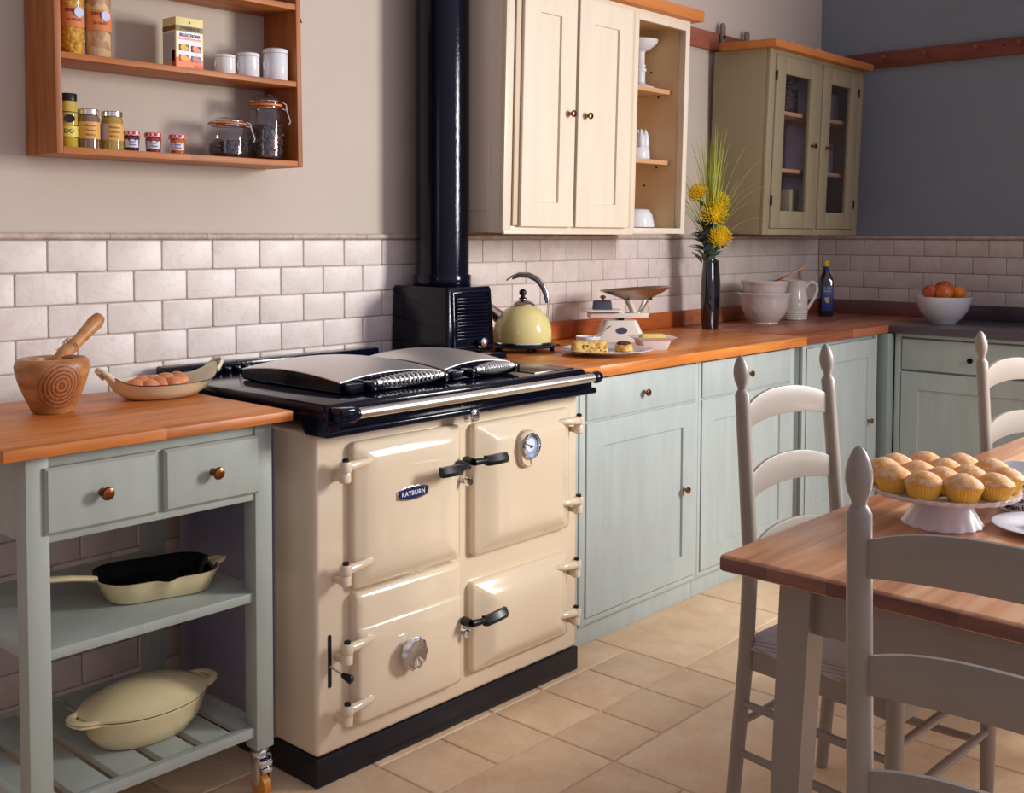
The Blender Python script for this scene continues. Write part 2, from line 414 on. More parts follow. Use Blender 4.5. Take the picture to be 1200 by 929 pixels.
ZT = 1.3290
struct('wall_back', B().box(-1.6, XR+.12, W+.006, W+.12, -.05, 3.0, 0), M['wall'], smooth=False)
struct('wall_right', B().box(XR+.006, XR+.12, -2.6, W+.006, -.05, 3.0, 0), M['wallblue'], smooth=False)
struct('trim_1', B().box(-1.6, XR+.006, W, W+.006, 0, ZT+.012, 0), M['grout'], smooth=False)
struct('trim_2', B().box(XR, XR+.006, -.9, W, .9, ZT+.012, 0), M['grout'], smooth=False)
hw, hh = .1655, .0868
nrow = 15
tiled('trim_3', tiles('t', None, nrow, -.6, XR-.004, ZT, hh, hw, 1.327, 'x', lambda a, e, zb: (zb < .80 and a > 1.9)), M['tile'])
tiled('trim_4', tiles('t', None, 5, -.9, W-.006, ZT, hh, hw, W-.006-hw*.6, 'y', plane=XR), M['tile'])
def pencil(b, horizontal, lo, hi, plane):
    vals = []; x = lo
    while x < hi:
        e = min(x+.305, hi)
        prof = [(0,ZT+.001), (.007,ZT+.001), (.012,ZT+.005), (.013,ZT+.010), (.012,ZT+.015), (.007,ZT+.019), (0,ZT+.020)]
        n0 = len(b.bm.faces)
        b.loft([[((u, plane-d, z) if horizontal else (plane-d, u, z)) for d, z in prof] for u in (x+.0008, e-.0008)])
        c = (random.random(), random.random(), random.random(), 1); vals += [c]*(len(b.bm.faces)-n0); x = e
    return b, vals
tiled('trim_5', pencil(B(), True, -1.55, XR, W), M['trimtile'])
tiled('trim_6', pencil(B(), False, -.9, W-.01, XR), M['trimtile'])

# floor: opus of limestone slabs on a grid
def floor():
    b = B(); vals = []; g = .2125; X0 = 2.645; Y0 = 2.085
    used = set(); forced = [(-1,-1,1,1), (0,-1,1,1), (0,-2,1,1), (-2,-1,1,1), (-2,-2,1,1), (-3,-1,1,1), (1,-1,3,2), (4,-1,2,2), (1,-2,2,1), (-1,-2,1,1), (-2,-5,3,3), (-4,-2,2,1), (1,-4,2,2), (3,-3,2,2), (-4,-5,2,2), (-5,-3,2,1), (1,-6,3,2), (-3,-3,1,1)]
    def put(i, j, w, h):
        for a in range(i, i+w):
            for c in range(j, j+h):
                if (a, c) in used: return False
        for a in range(i, i+w):
            for c in range(j, j+h): used.add((a, c))
        x0, x1, y0, y1 = X0+i*g, X0+(i+w)*g, Y0+j*g, Y0+(j+h)*g
        q = .0028; lo = rrect(x0+q, x1-q, y0+q, y1-q, .006, 3); d = random.uniform(0, .0008)
        def sh(s): 
            cx, cy = (x0+x1)/2, (y0+y1)/2
            return [(cx+(u-cx)*(1-2*s/(x1-x0)), cy+(v-cy)*(1-2*s/(y1-y0))) for u, v in lo]
        n0 = len(b.bm.faces)
        b.loft([[(u, v, -.006) for u, v in lo], [(u, v, -.0022-d) for u, v in lo], [(u, v, -.0006-d) for u, v in sh(.0018)], [(u, v, -d) for u, v in sh(.004)]], False, True)
        c = (random.random(), random.random(), random.random(), 1); vals.extend([c]*(len(b.bm.faces)-n0)); return True
    for f in forced: put(*f)
    for j in range(-24, 4):
        for i in range(-18, 15):
            if (i, j) in used: continue
            w, h = random.choice([(1,1), (2,1), (2,2), (3,2), (2,1), (1,1)])
            if not put(i, j, w, h) and not put(i, j, 2, 1): put(i, j, 1, 1)
    return b, vals
fl = struct('floor', B().box(-1.6, XR+.1, -3.2, W+.1, -.08, -.004, 0), M['fgrout'], smooth=False)
ft = tiled('floor_tiles', floor(), M['floor']); fl.name = 'floor_grout'; ft.name = 'floor'

# ------------------------------------------------------------------ helpers for joinery
def shaker(x0, x1, z0, z1, y, t=.02, fr=.075, rec=.008):
    """a framed door facing -y with recessed panel; y = front face"""
    b = B(); back = y+t
    def lp(a, yy, bev=0): return [(x0+a, yy, z0+a), (x1-a, yy, z0+a), (x1-a, yy, z1-a), (x0+a, yy, z1-a)]
    b.loft([lp(0, back), lp(0, y+.0015), lp(.0015, y), lp(fr, y), lp(fr+.002, y+rec), ], True, True)
    return b
def slab(x0, x1, z0, z1, y, t=.02, bev=.004):
    return B().box(x0, x1, y, y+t, z0, z1, bev)
def knob(x, y, z, r=.014, out='-y', l=.026):
    prof = [(r*.62, 0), (r*.55, l*.12), (r*.38, l*.3), (r*.4, l*.45), (r*.85, l*.6), (r, l*.78), (r*.85, l*.93), (r*.4, l), (0.0001, l)]
    b = B().lathe(prof, (0,0,0), 20, axis='y' if out == '-y' else 'z')
    if out == '-x': b = B().lathe(prof, (0,0,0), 20, axis='z'); b.mtx(Matrix.Rotation(R(-90), 4, 'Y'))
    b.mtx(Matrix.Translation((x, y, z))); return b

# ================================================================== RANGE COOKER
def range_cooker():
    X0, X1, YF = 1.62, 2.62, 2.11
    t = thing('range_cooker', 'cream enamelled range cooker with black hob, steel towel rail and black flue pipe', 'cooker', (2.12, 2.45, 0))
    obj('plinth', B().box(X0-.004, X1+.004, YF-.004, 2.71, 0, .072, .004), M['plinth'], t)
    obj('body', B().box(X0, X1, YF, 2.715, .072, .868, .012, 3), M['enamel'], t)
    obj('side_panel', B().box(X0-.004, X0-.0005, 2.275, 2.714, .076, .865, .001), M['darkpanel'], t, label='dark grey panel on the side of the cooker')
    # hob casting
    hb = B()
    hb.box(X0-.012, X1-.03, 2.055, 2.845, .912, .945, .010, 3)
    hb.box(2.50, 2.80, 2.57, 2.85, .900, .940, .008)
    hb.prism([(2.052, .866), (2.135, .866), (2.150, .885), (2.155, .92), (2.052, .93)], X0-.012, X0+.03, 'yz', .004)
    hb.box(X0+.0, X1+.02, 2.068, 2.13, .868, .93, .008, 3)
    hb.box(X0-.008, X1+.02, 2.050, 2.10, .866, .884, .006, 3)
    obj('hob_plate', hb, M['black'], t)
    obj('warming_plate', B().box(2.395, 2.575, 2.09, 2.50, .9445, .9475, .001), M['lidplate'], t, label='flat dark steel plate at the end of the hob')
    # back-left fittings on the hob
    fb = B()
    fb.box(1.62, 2.40, 2.78, 2.84, .945, .972, .006)
    for k in range(7): fb.box(1.66+k*.034, 1.683+k*.034, 2.755, 2.779, .944, .960, .004)
    obj('hob_rear_strip', fb, M['black'], t)
    # towel rail
    rl = B(); rl.lathe([(.0132, 0), (.0132, .93)], (1.665, 2.022, .922), 24, axis='x')
    rail = obj('towel_rail', rl, M['steel'], t)
    e = B(); e.box(1.618, 1.668, 2.008, 2.062, .905, .940, .006, 3); e.lathe([(.014, 0), (.0155, .004), (.0155, .012), (.0125, .016)], (1.664, 2.022, .922), 20, axis='x')
    obj('rail_bracket', e, M['black'], rail)
    e = B(); e.lathe([(.008, 0), (.015, .004), (.0185, .014), (.0185, .026), (.014, .036), (.004, .040)], (2.578, 2.022, .922), 24, axis='x'); e.box(2.585, 2.605, 2.03, 2.075, .912, .932, .004)
    obj('rail_bracket', e, M['black'], rail)
    # insulated lids
    def lid(x0, x1, y0, y1, zt):
        zb = .947
        base = B(); base.loft([[(u, v, z) for u, v in rrect(x0+i, x1-i, y0+i, y1-i, .004, 3)] for z, i in ((zb, .004), (zb+.003, .001), (zt-.016, .003), (zt-.014, .006))])
        lo = obj('lid', base, M['black'], t)
        # domed cover: every edge an arc, highest in the middle
        n = 20; cx, cy = (x0+x1)/2, (y0+y1)/2; ax, ay = (x1-x0)/2, (y1-y0)/2
        def surf(k, dz):
            g = []
            for i in range(n+1):
                row = []
                for j in range(n+1):
                    u, v = -1+2*i/n, -1+2*j/n
                    A = .015*((1-u*u)+(1-v*v))+.006*(1-u*u)*(1-v*v)
                    row.append(Vector((cx+u*(ax-k), cy+v*(ay-k), zt-.010+A+dz)))
                g.append(row)
            return g
        def sheet(g, skirt):
            bb = B(); vs = [[bb.bm.verts.new(p) for p in row] for row in g]
            for i in range(n):
                for j in range(n): bb.bm.faces.new((vs[i][j], vs[i+1][j], vs[i+1][j+1], vs[i][j+1]))
            bd = [vs[i][0] for i in range(n)]+[vs[n][j] for j in range(n)]+[vs[i][n] for i in range(n, 0, -1)]+[vs[0][j] for j in range(n, 0, -1)]
            lo_ = [bb.bm.verts.new((v.co.x, v.co.y, skirt if skirt > .5 else v.co.z+skirt)) for v in bd]
            for i in range(len(bd)): bb.bm.faces.new((bd[i], lo_[i], lo_[(i+1) % len(bd)], bd[(i+1) % len(bd)]))
            return bb
        bb = sheet(surf(.001, 0), .952); obj('lid_side', bb, M['black'], lo, ang=30)
        obj('lid_cover', sheet(surf(.0005, .003), -.0025), M['lid'], lo, ang=30)
        # front lug + coil handle
        lug = B(); lug.box(x0+.01, x1-.01, y0-.024, y0+.004, .947, .972, .006)
        lug.box(x0+.06, x0+.085, y0-.05, y0, .952, .976, .005); lug.box(x1-.035, x1-.012, y0-.05, y0, .952, .976, .005)
        obj('lid_lug', lug, M['black'], lo)
        hx0, hx1 = x0+.085, x1-.035; L = hx1-hx0; turns = 13
        core = B(); core.lathe([(.0045, 0), (.0045, L)], (hx0, y0-.038, .972), 10, axis='x'); core.lathe([(.009, 0), (.009, .014), (.005, .017)], (hx0, y0-.038, .972), 12, axis='x'); core.lathe([(.009, 0), (.009, .010)], (hx1-.010, y0-.038, .972), 12, axis='x')
        pts = []
        for k in range(turns*14+1):
            a = 2*PI*k/14; u = k/(turns*14); rr = .0095+.0065*math.sin(PI*u)
            pts.append((hx0+.018+u*(L-.03), y0-.038+rr*math.cos(a), .972+rr*math.sin(a)))
        core.tube(pts, .0026, 6)
        obj('coil_handle', core, M['lid'], lo)
    lid(1.735, 2.085, 2.160, 2.585, .984)
    lid(2.100, 2.372, 2.165, 2.525, .984)
    # doors
    def pillow(x0, x1, z0, z1, name='oven_door', ix=.055, iz=.045, th=.042, r=.012):
        b = B(); y0 = YF+.001
        L = [(0, 0, y0), (0, 0, y0-.016), (.002, .002, y0-.020), (.010, .010, y0-.0235), (ix*.5, iz*.5, y0-.0335), (ix*.85, iz*.85, y0-th*.93), (ix*1.15, iz*1.15, y0-th*.985), (ix*1.8, iz*1.8, y0-th)]
        loops = []
        for a, c, y in L:
            rr = max(.003, r-min(a, c)*.1)
            loops.append([(u, y, v) for u, v in rrect(x0+a, x1-a, z0+c, z1-c, rr+.002, 4)])
        b.loft(loops); return obj(name, b, M['enamel'], t, ang=55)
    UL = pillow(1.718, 2.092, .469, .836)
    UR = pillow(2.142, 2.558, .461, .829, ix=.07, iz=.05, th=.05)
    LR = pillow(2.137, 2.553, .133, .388, ix=.07, iz=.05, th=.05)
    # lower-left: ledge + raised pillow
    b = B(); y0 = YF+.001
    b.loft([[(u, y, v) for u, v in rrect(1.720+a, 2.088-a, .127+a, .461-a, .012, 4)] for a, y in ((0, y0), (0, y0-.02), (.004, y0-.027), (.02, y0-.031))])
    def pl(x0, x1, z0, z1, yb):
        return [[(u, y, v) for u, v in rrect(x0+a, x1-a, z0+a, z1-a, .012, 4)] for a, y in ((0, yb), (.003, yb-.006), (.012, yb-.009), (.035, yb-.013), (.055, yb-.014))]
    b.loft(pl(1.723, 2.085, .130, .376, y0-.026))
    LL = obj('firebox_door', b, M['enamel'], t, ang=55)
    # hinges
    def hinge(door, x, z, d, xp=None):
        s = d; b = B()
        b.tube([(x-s*.0, 2.068, z), (x+s*.02, 2.066, z), (x+s*.05, 2.068, z+.002), (x+s*.075, 2.072, z+.003), (x+s*.10, 2.082, z+.004)], [.0135, .012, .0105, .010, .004], 14)
        b.lathe([(.0135, 0), (.0155, .004), (.0155, .022), (.0135, .026)], (x, 2.068, z-.014), 18)
        b.lathe([(.012, 0), (.0145, .003), (.0145, .024), (.012, .0275)], (x, 2.070, z-.040), 18)
        b.box(x-.010, x+.010, 2.07, 2.112, z-.038, z-.022, .003)
        h = obj('hinge', b, M['enamel'], door)
        obj('hinge_pin', B().lathe([(.0085, 0), (.0085, .006), (.005, .008)], (x, 2.068, z+.012), 14), M['plinth'], h)
    for dr, x, zz, s in ((UL, 1.677, (.788, .536), 1), (LL, 1.681, (.341, .188), 1), (UR, 2.574, (.790, .545), -1), (LR, 2.566, (.352, .205), -1)):
        for z in zz: hinge(dr, x, z, s)
    # lever handles
    def lever(door, x0, z0, x1, z1):
        b = B(); s = 1 if x1 > x0 else -1
        b.lathe([(.012, 0), (.013, .006), (.010, .03)], (x0, 2.072, z0), 16, axis='y')
        ym = 2.036
        P = [(x0, 0), (x0+s*.03, .004), (x0+s*.045, .006)]
        b.tube([(x0, ym, z0), (x0+s*.02, ym-.004, z0), (x0+s*.04, ym-.012, z0+(z1-z0)*.3)], [.010, .009, .008], 12)
        a, c = x0+s*.035, x1
        b.loft([[(u, yy, zz) for yy, zz in ((-.008+y, z-.013), (.004+y, z-.013), (.008+y, z-.002), (.008+y, z+.013), (-.003+y, z+.013), (-.012+y, z-.002))] for u, y, z in ((a, ym-.008, z0), (a+s*.006, ym-.012, z0), (a+(c-a)*.5, ym-.018, (z0+z1)/2), (c-s*.003, ym-.020, z1), (c, ym-.018, z1))])
        return obj('door_handle', b, M['blackplastic'], door)
    lever(UL, 2.066, .733, 1.948, .737); lever(UR, 2.090, .740, 2.196, .742); lever(LR, 2.084, .303, 2.196, .312)
    # catches between the doors
    for z, dr in ((.684, UR), (.268, LR)):
        c = B(); c.lathe([(.006, 0), (.006, .03), (.011, .034), (.013, .044), (.009, .052)], (2.092, 2.104, z), 16, axis='y'); c.box(2.078, 2.125, 2.075, 2.082, z-.006, z+.006, .003)
        obj('door_catch', c, M['chrome'], dr)
    c = B(); c.box(2.085, 2.117, 2.04, 2.078, .846, .882, .008, 3); c.lathe([(.014, 0), (.014, .02), (.008, .028)], (2.101, 2.068, .846), 16)
    obj('lid_catch', c, M['chrome'], t)
    # badge
    bx, bz = 1.896, .687
    def lens(w, h, tip):
        pts = []
        n = 14
        for k in range(n+1): u = -1+2*k/n; pts.append((bx+u*w, bz-h-(tip-h)*(1-u*u)))
        for k in range(n+1): u = 1-2*k/n; pts.append((bx+u*w, bz+h+(tip-h)*(1-u*u)))
        return pts
    yb = YF+.001-.042
    rim = obj('badge_frame', B().prism(lens(.0545, .0105, .0180), yb-.003, yb+.001, 'xz', .0008), M['chrome'], UL, label='chrome-rimmed blue badge')
    obj('badge_plate', B().prism(lens(.0492, .0070, .0140), yb-.0036, yb, 'xz'), flat('badge_blue', (18,30,84), .3), rim, smooth=False)
    obj('badge_lettering', add_text(B(), 'RAYBURN', .0165, FRONT(bx, yb-.0042, bz), ext=.0004, spacing=1.12, bold=True), flat('badge_white', (225,230,240), .3), rim, smooth=False)
    # thermometer
    tx, tz = 2.327, .747; yt = YF+.001-.05
    b = B(); b.loft([[(u, y, v) for u, v in rrect(tx-.040+a, tx+.040-a, tz-.058+a, tz+.046-a, .032, 6)] for a, y in ((0, yt+.006), (0, yt-.010), (.004, yt-.016), (.010, yt-.017))])
    hs = obj('thermometer_housing', b, M['enamel'], UR)
    b = B(); b.lathe([(.036, 0), (.038, .004), (.036, .008), (.032, .009), (.030, .005), (.030, .0)], (tx, yt-.016, tz+.002), 36, axis='y', cap=False); obj('thermometer_bezel', b, M['chrome'], hs)
    b = B(); b.lathe([(.0305, 0), (.0305, .0015)], (tx, yt-.0165, tz+.002), 32, axis='y'); obj('thermometer_dial', b, flat('dial_blue_grey', (150,168,196), .3), hs)
    b = B(); b.lathe([(.019, 0), (.019, .001)], (tx-.004, yt-.018, tz+.006), 28, axis='y'); obj('dial_face', b, flat('dial_white', (222,230,240), .3), hs)
    b = B()
    b.prism([(tx-.022, tz+.012), (tx+.004, tz-.003), (tx+.006, tz+.0005)], yt-.021, yt-.0195, 'xz'); b.lathe([(.004, 0), (.004, .003)], (tx, yt-.019, tz+.001), 12, axis='y')
    for k in range(24):
        a = R(-60+300*k/23+0); rr = .0265
        b.lathe([(.0012, 0), (.0012, .001)], (tx+rr*math.cos(a), yt-.018, tz+.002+rr*math.sin(a)), 6, axis='y')
    obj('dial_needle', b, flat('needle_black', (22,24,40), .4), hs)
    # chrome air wheel on firebox door
    def scal(a, r, z): return r*(1+.045*math.cos(10*a))
    b = B(); yk = y0-.040
    b.lathe([(.012, -.002), (.012, .020)], (1.884, yk+.002, .276), 20, axis='y')
    b.lathe([(.034, .016), (.040, .020), (.041, .030), (.036, .035), (.028, .034), (.014, .031), (.0001, .030)], (1.884, yk+.002, .276), 60, axis='y', fn=scal)
    obj('air_control_wheel', b, M['chrome'], LL)
    # slot and riddling lever
    b = B(); b.prism(rrect(1.654, 1.6645, .238, .370, .005, 4), YF-.0015, YF+.002, 'xz')
    sl = obj('lever_slot', b, flat('slot_black', (4,4,8), .6), t, label='black vertical slot')
    b = B(); b.tube([(1.660, 2.108, .292), (1.664, 2.085, .284), (1.668, 2.068, .279)], .003, 10); lv = obj('control_lever', b, M['chrome'], t)
    b = B(); b.tube([(1.667, 2.070, .280), (1.669, 2.062, .277), (1.673, 2.045, .272), (1.674, 2.041, .271)], [.006, .0085, .011, .007], 14); obj('lever_knob', b, M['blackplastic'], lv)
    # flue box
    bx0, bx1, by0, by1, z0, z1 = 2.530, 2.740, 2.590, 2.862, .945, 1.172
    def ring(i, z, e=0): return [(u, v, z) for u, v in rrect(bx0+i-e, bx1-i+e*1.0, by0+i-e, by1-i, .010, 4)]
    b = B(); b.loft([ring(.045, .930), ring(.035, .938), ring(0, .955, .008), ring(0, .962, .008), ring(0, 1.164), ring(.004, z1)])
    fx = obj('flue_box', b, M['black'], t)
    # louvred front
    fr = B(); yf = by0-.006
    fr.loft([[(2.545+a, y+.0, .965+a), (2.742-a, y, .965+a), (2.732-a, y+.006, 1.160-a), (2.545+a, y+.006, 1.160-a)] for a, y in ((0, yf+.006), (0, yf-.004), (.004, yf-.007), (.009, yf-.007), (.012, yf-.001))])
    for k in range(13):
        z = 1.140-k*.0112
        fr.prism([(yf-.001+.0, z), (yf-.009, z-.004), (yf-.009, z-.007), (yf-.001, z-.0085)], 2.560, 2.712, 'yz', .001)
    for k in range(15): fr.sphere((2.719+.0004*k, yf-.002, 1.148-k*.0112), .0036, u=8, v=6)
    obj('louvred_cover', fr, M['black'], fx)
    b = B(); b.lathe([(.008, 0), (.012, .006), (.012, .014), (.016, .018), (.015, .026), (.006, .032)], (2.668, yf-.004, .985), 18, axis='y'); b.box(2.652, 2.690, yf-.020, yf-.004, .966, .975, .003)
    obj('cover_knob', b, M['chrome'], fx)
    cx, cy = 2.655, 2.746
    b = B(); b.lathe([(.098, 1.168), (.101, 1.172), (.101, 1.206), (.099, 1.210), (.090, 1.211)], (cx, cy, 0), 56); obj('flue_collar', b, M['black'], t)
    b = B(); b.lathe([(.0935, 1.19), (.0935, 2.95)], (cx, cy, 0), 64); obj('flue_pipe', b, M['flueblack'], t)
range_cooker()

# ================================================================== KITCHEN TROLLEY
def trolley():
    x0, x1, y0, y1 = .952, 1.534, 2.165, 2.70
    t = thing('kitchen_trolley', 'grey-green slatted kitchen trolley with two drawers and an oiled wood top', 'trolley', (1.24, 2.43, 0))
    obj('worktop', B().box(.895, 1.571, 2.130, 2.742, TT-.024, TT, .003), M['trolwood'], t, label='orange-brown wooden top')
    lw = .047
    legs = []
    for x in (x0, x1-lw):
        for y in (y0, y1-lw): legs.append(obj('leg', B().box(x, x+lw, y, y+lw, .122, TT-.024, .002), M['trolley'], t))
    # front rails + divider, drawers
    fr = B(); fr.box(x0+lw, x1-lw, y0+.004, y0+.024, .724, .742, .0015); fr.box(x0+lw, x1-lw, y0+.004, y0+.024, .8785, TT-.024, .001); fr.box(1.231, 1.252, y0+.004, y0+.024, .742, .8785, .001)
    obj('front_rail', fr, M['trolley'], t)
    for x in (x0+.012, x1-lw+.012): obj('side_rail', B().box(x, x+.02, y0+lw, y1-lw, .724, TT-.024, .001), M['trolley'], t)
    obj('back_rail', B().box(x0+lw, x1-lw, y1-.035, y1-.015, .724, TT-.024, .001), M['trolley'], t)
    for a, c in ((.987, 1.233), (1.250, 1.494)):
        b = B(); yy = y0-.004
        b.loft([[(u, y, v) for u, v in ((a+i, .742+i), (c-i, .742+i), (c-i, .878-i), (a+i, .878-i))] for i, y in ((0, yy+.30), (0, yy), (.006, yy-.006), (.012, yy-.007))])
        d = obj('drawer', b, M['trolley'], t, ang=20)
        obj('drawer_knob', knob((a+c)/2-.004, yy-.007, .812, .0145, l=.03), M['copper'], d)
    sh = B(); sh.box(x0+.012, x1-.012, y0+.010, y1-.01, .480, .502, .002); obj('shelf', sh, M['trolley'], t)
    sf = B(); sf.box(x0+lw, x1-lw, y0+.008, y0+.030, .154, .178, .002); sf.box(x0+lw, x1-lw, y1-.030, y1-.008, .154, .178, .002)
    for x in (x0+.012, x1-.032): sf.box(x, x+.02, y0+lw, y1-lw, .150, .178, .002)
    obj('lower_frame', sf, M['trolley'], t)
    ed = [x0+.014, 1.045, 1.148, 1.251, 1.352, 1.447, x1-.014]
    for k in range(6):
        a = ed[k]+(.011 if k else 0); wd = ed[k+1]-(.011 if k < 5 else 0)-a; obj('slat', B().box(a, a+wd, y0+.028, y1-.028, .160, .176, .002), M['trolley'], t)
    for x in (x0+lw/2, x1-lw/2):
        for y in (y0+lw/2, y1-lw/2):
            c = B(); c.lathe([(.016, .117), (.016, .122)], (x, y, 0), 16); c.lathe([(.019, .098), (.021, .104), (.021, .112), (.016, .118)], (x, y, 0), 20)
            for s in (-1, 1): c.prism([(y-.022, .102), (y+.016, .108), (y+.012, .06), (y+.002, .036), (y-.012, .030), (y-.020, .040)], x+s*.0165-.0015, x+s*.0165+.0015, 'yz', .0008)
            c.box(x-.017, x+.017, y-.030, y-.008, .078, .092, .003); c.box(x-.013, x+.013, y-.034, y-.018, .066, .076, .002)
            cs = obj('castor', c, M['chrome'], t)
            w = B(); w.lathe([(.022, -.0115), (.028, -.009), (.028, .009), (.022, .0115)], (x, y-.004, .028), 24, axis='x'); w2 = obj('castor_wheel', w, flat('amber_tyre', (204,132,50), .35), cs)
trolley()

# ================================================================== things on the trolley
def mortar():
    c = (1.176, 2.520, TT)
    m, nt, b = _new('olive_wood'); b.inputs['Roughness'].default_value = .42
    tc = N(nt, 'ShaderNodeTexCoord'); mp = N(nt, 'ShaderNodeMapping'); mp.inputs['Location'].default_value = (.012, .034, -.058); mp.inputs['Scale'].default_value = (1, .4, .85)
    nt.links.new(tc.outputs['Object'], mp.inputs[0])
    wv = N(nt, 'ShaderNodeTexWave'); wv.wave_type = 'RINGS'; wv.rings_direction = 'SPHERICAL'; wv.inputs['Scale'].default_value = 40; wv.inputs['Distortion'].default_value = 4; wv.inputs['Detail'].default_value = 5; wv.inputs['Detail Scale'].default_value = 14
    nt.links.new(mp.outputs[0], wv.inputs[0])
    rp = N(nt, 'ShaderNodeValToRGB'); e = rp.color_ramp.elements; e[0].color = (*lin((104,54,30)),1); e[1].color = (*lin((176,112,66)),1); e[0].position = .0; e[1].position = .7
    nt.links.new(wv.outputs['Color'], rp.inputs[0])
    # knot patch near the front, plain wood elsewhere
    n = N(nt, 'ShaderNodeTexNoise'); n.inputs['Scale'].default_value = 9; n.inputs['Detail'].default_value = 6; mp2 = N(nt, 'ShaderNodeMapping'); mp2.inputs['Scale'].default_value = (1.2, 1.2, 4); nt.links.new(tc.outputs['Object'], mp2.inputs[0]); nt.links.new(mp2.outputs[0], n.inputs['Vector'])
    rp2 = N(nt, 'ShaderNodeValToRGB'); e = rp2.color_ramp.elements; e[0].color = (*lin((146,86,46)),1); e[1].color = (*lin((200,140,82)),1); e[0].position = .35; e[1].position = .65
    nt.links.new(n.outputs['Fac'], rp2.inputs[0])
    ln = N(nt, 'ShaderNodeVectorMath', operation='LENGTH'); nt.links.new(mp.outputs[0], ln.inputs[0])
    mr = N(nt, 'ShaderNodeMapRange'); mr.inputs['From Min'].default_value = .040; mr.inputs['From Max'].default_value = .056; nt.links.new(ln.outputs['Value'], mr.inputs['Value'])
    mx = N(nt, 'ShaderNodeMix'); mx.data_type = 'RGBA'; nt.links.new(mr.outputs[0], mx.inputs[0]); nt.links.new(rp.outputs[0], mx.inputs[6]); nt.links.new(rp2.outputs[0], mx.inputs[7]); nt.links.new(mx.outputs[2], b.inputs['Base Color'])
    M['olivewood'] = m
    prof = [(.044, 0), (.048, .003), (.060, .030), (.074, .062), (.084, .095), (.086, .112), (.083, .124), (.076, .130), (.062, .131), (.050, .127), (.047, .110), (.040, .070), (.028, .045), (.0001, .038)]
    def wob(a, r, z): return r*(1+.02*math.sin(2*a+1)+.012*math.sin(5*a))
    prof = [(a_*.955, b_*.975) for a_, b_ in prof]
    single('mortar', B().lathe(prof, c, 64, fn=wob), m, 'round olive wood mortar bowl with a swirling knot, on the trolley', 'mortar', loc=c)
    b2 = B()
    pts = [Vector((1.176, 2.540, .985)), Vector((1.205, 2.560, 1.025)), Vector((1.232, 2.575, 1.060)), Vector((1.274, 2.592, 1.086)), Vector((1.304, 2.604, 1.108)), Vector((1.328, 2.612, 1.126)), Vector((1.342, 2.618, 1.137)), Vector((1.348, 2.621, 1.141))]
    b2.tube(pts, [.018, .021, .0185, .0145, .0165, .019, .015, .005], 20)
    p = thing('pestle', 'olive wood pestle with a dark tip leaning in the mortar', 'pestle', (1.176, 2.540, .980))
    obj('shaft', b2, mat('pestle_wood', (200,146,88), .4, col2=(150,90,50), vs=14, stretch=(1,1,1.5)), p)
    sb = B()
    c0 = Vector((1.250, 2.583, 1.076)); ax = (pts[3]-pts[2]).normalized(); u = ax.cross(Vector((0,0,1))).normalized(); v = ax.cross(u)
    for kk in (-.003, .003):
        sb.tube([c0+ax*kk+(u*math.cos(2*PI*k/20)+v*math.sin(2*PI*k/20))*.0182 for k in range(21)], .0011, 6)
    sb.tube([c0-v*.018, c0-v*.014-ax*.03+u*.01, c0-v*.020-ax*.045], .0009, 6)
    obj('string', sb, flat('twine', (176,140,96), .8), p)
mortar()

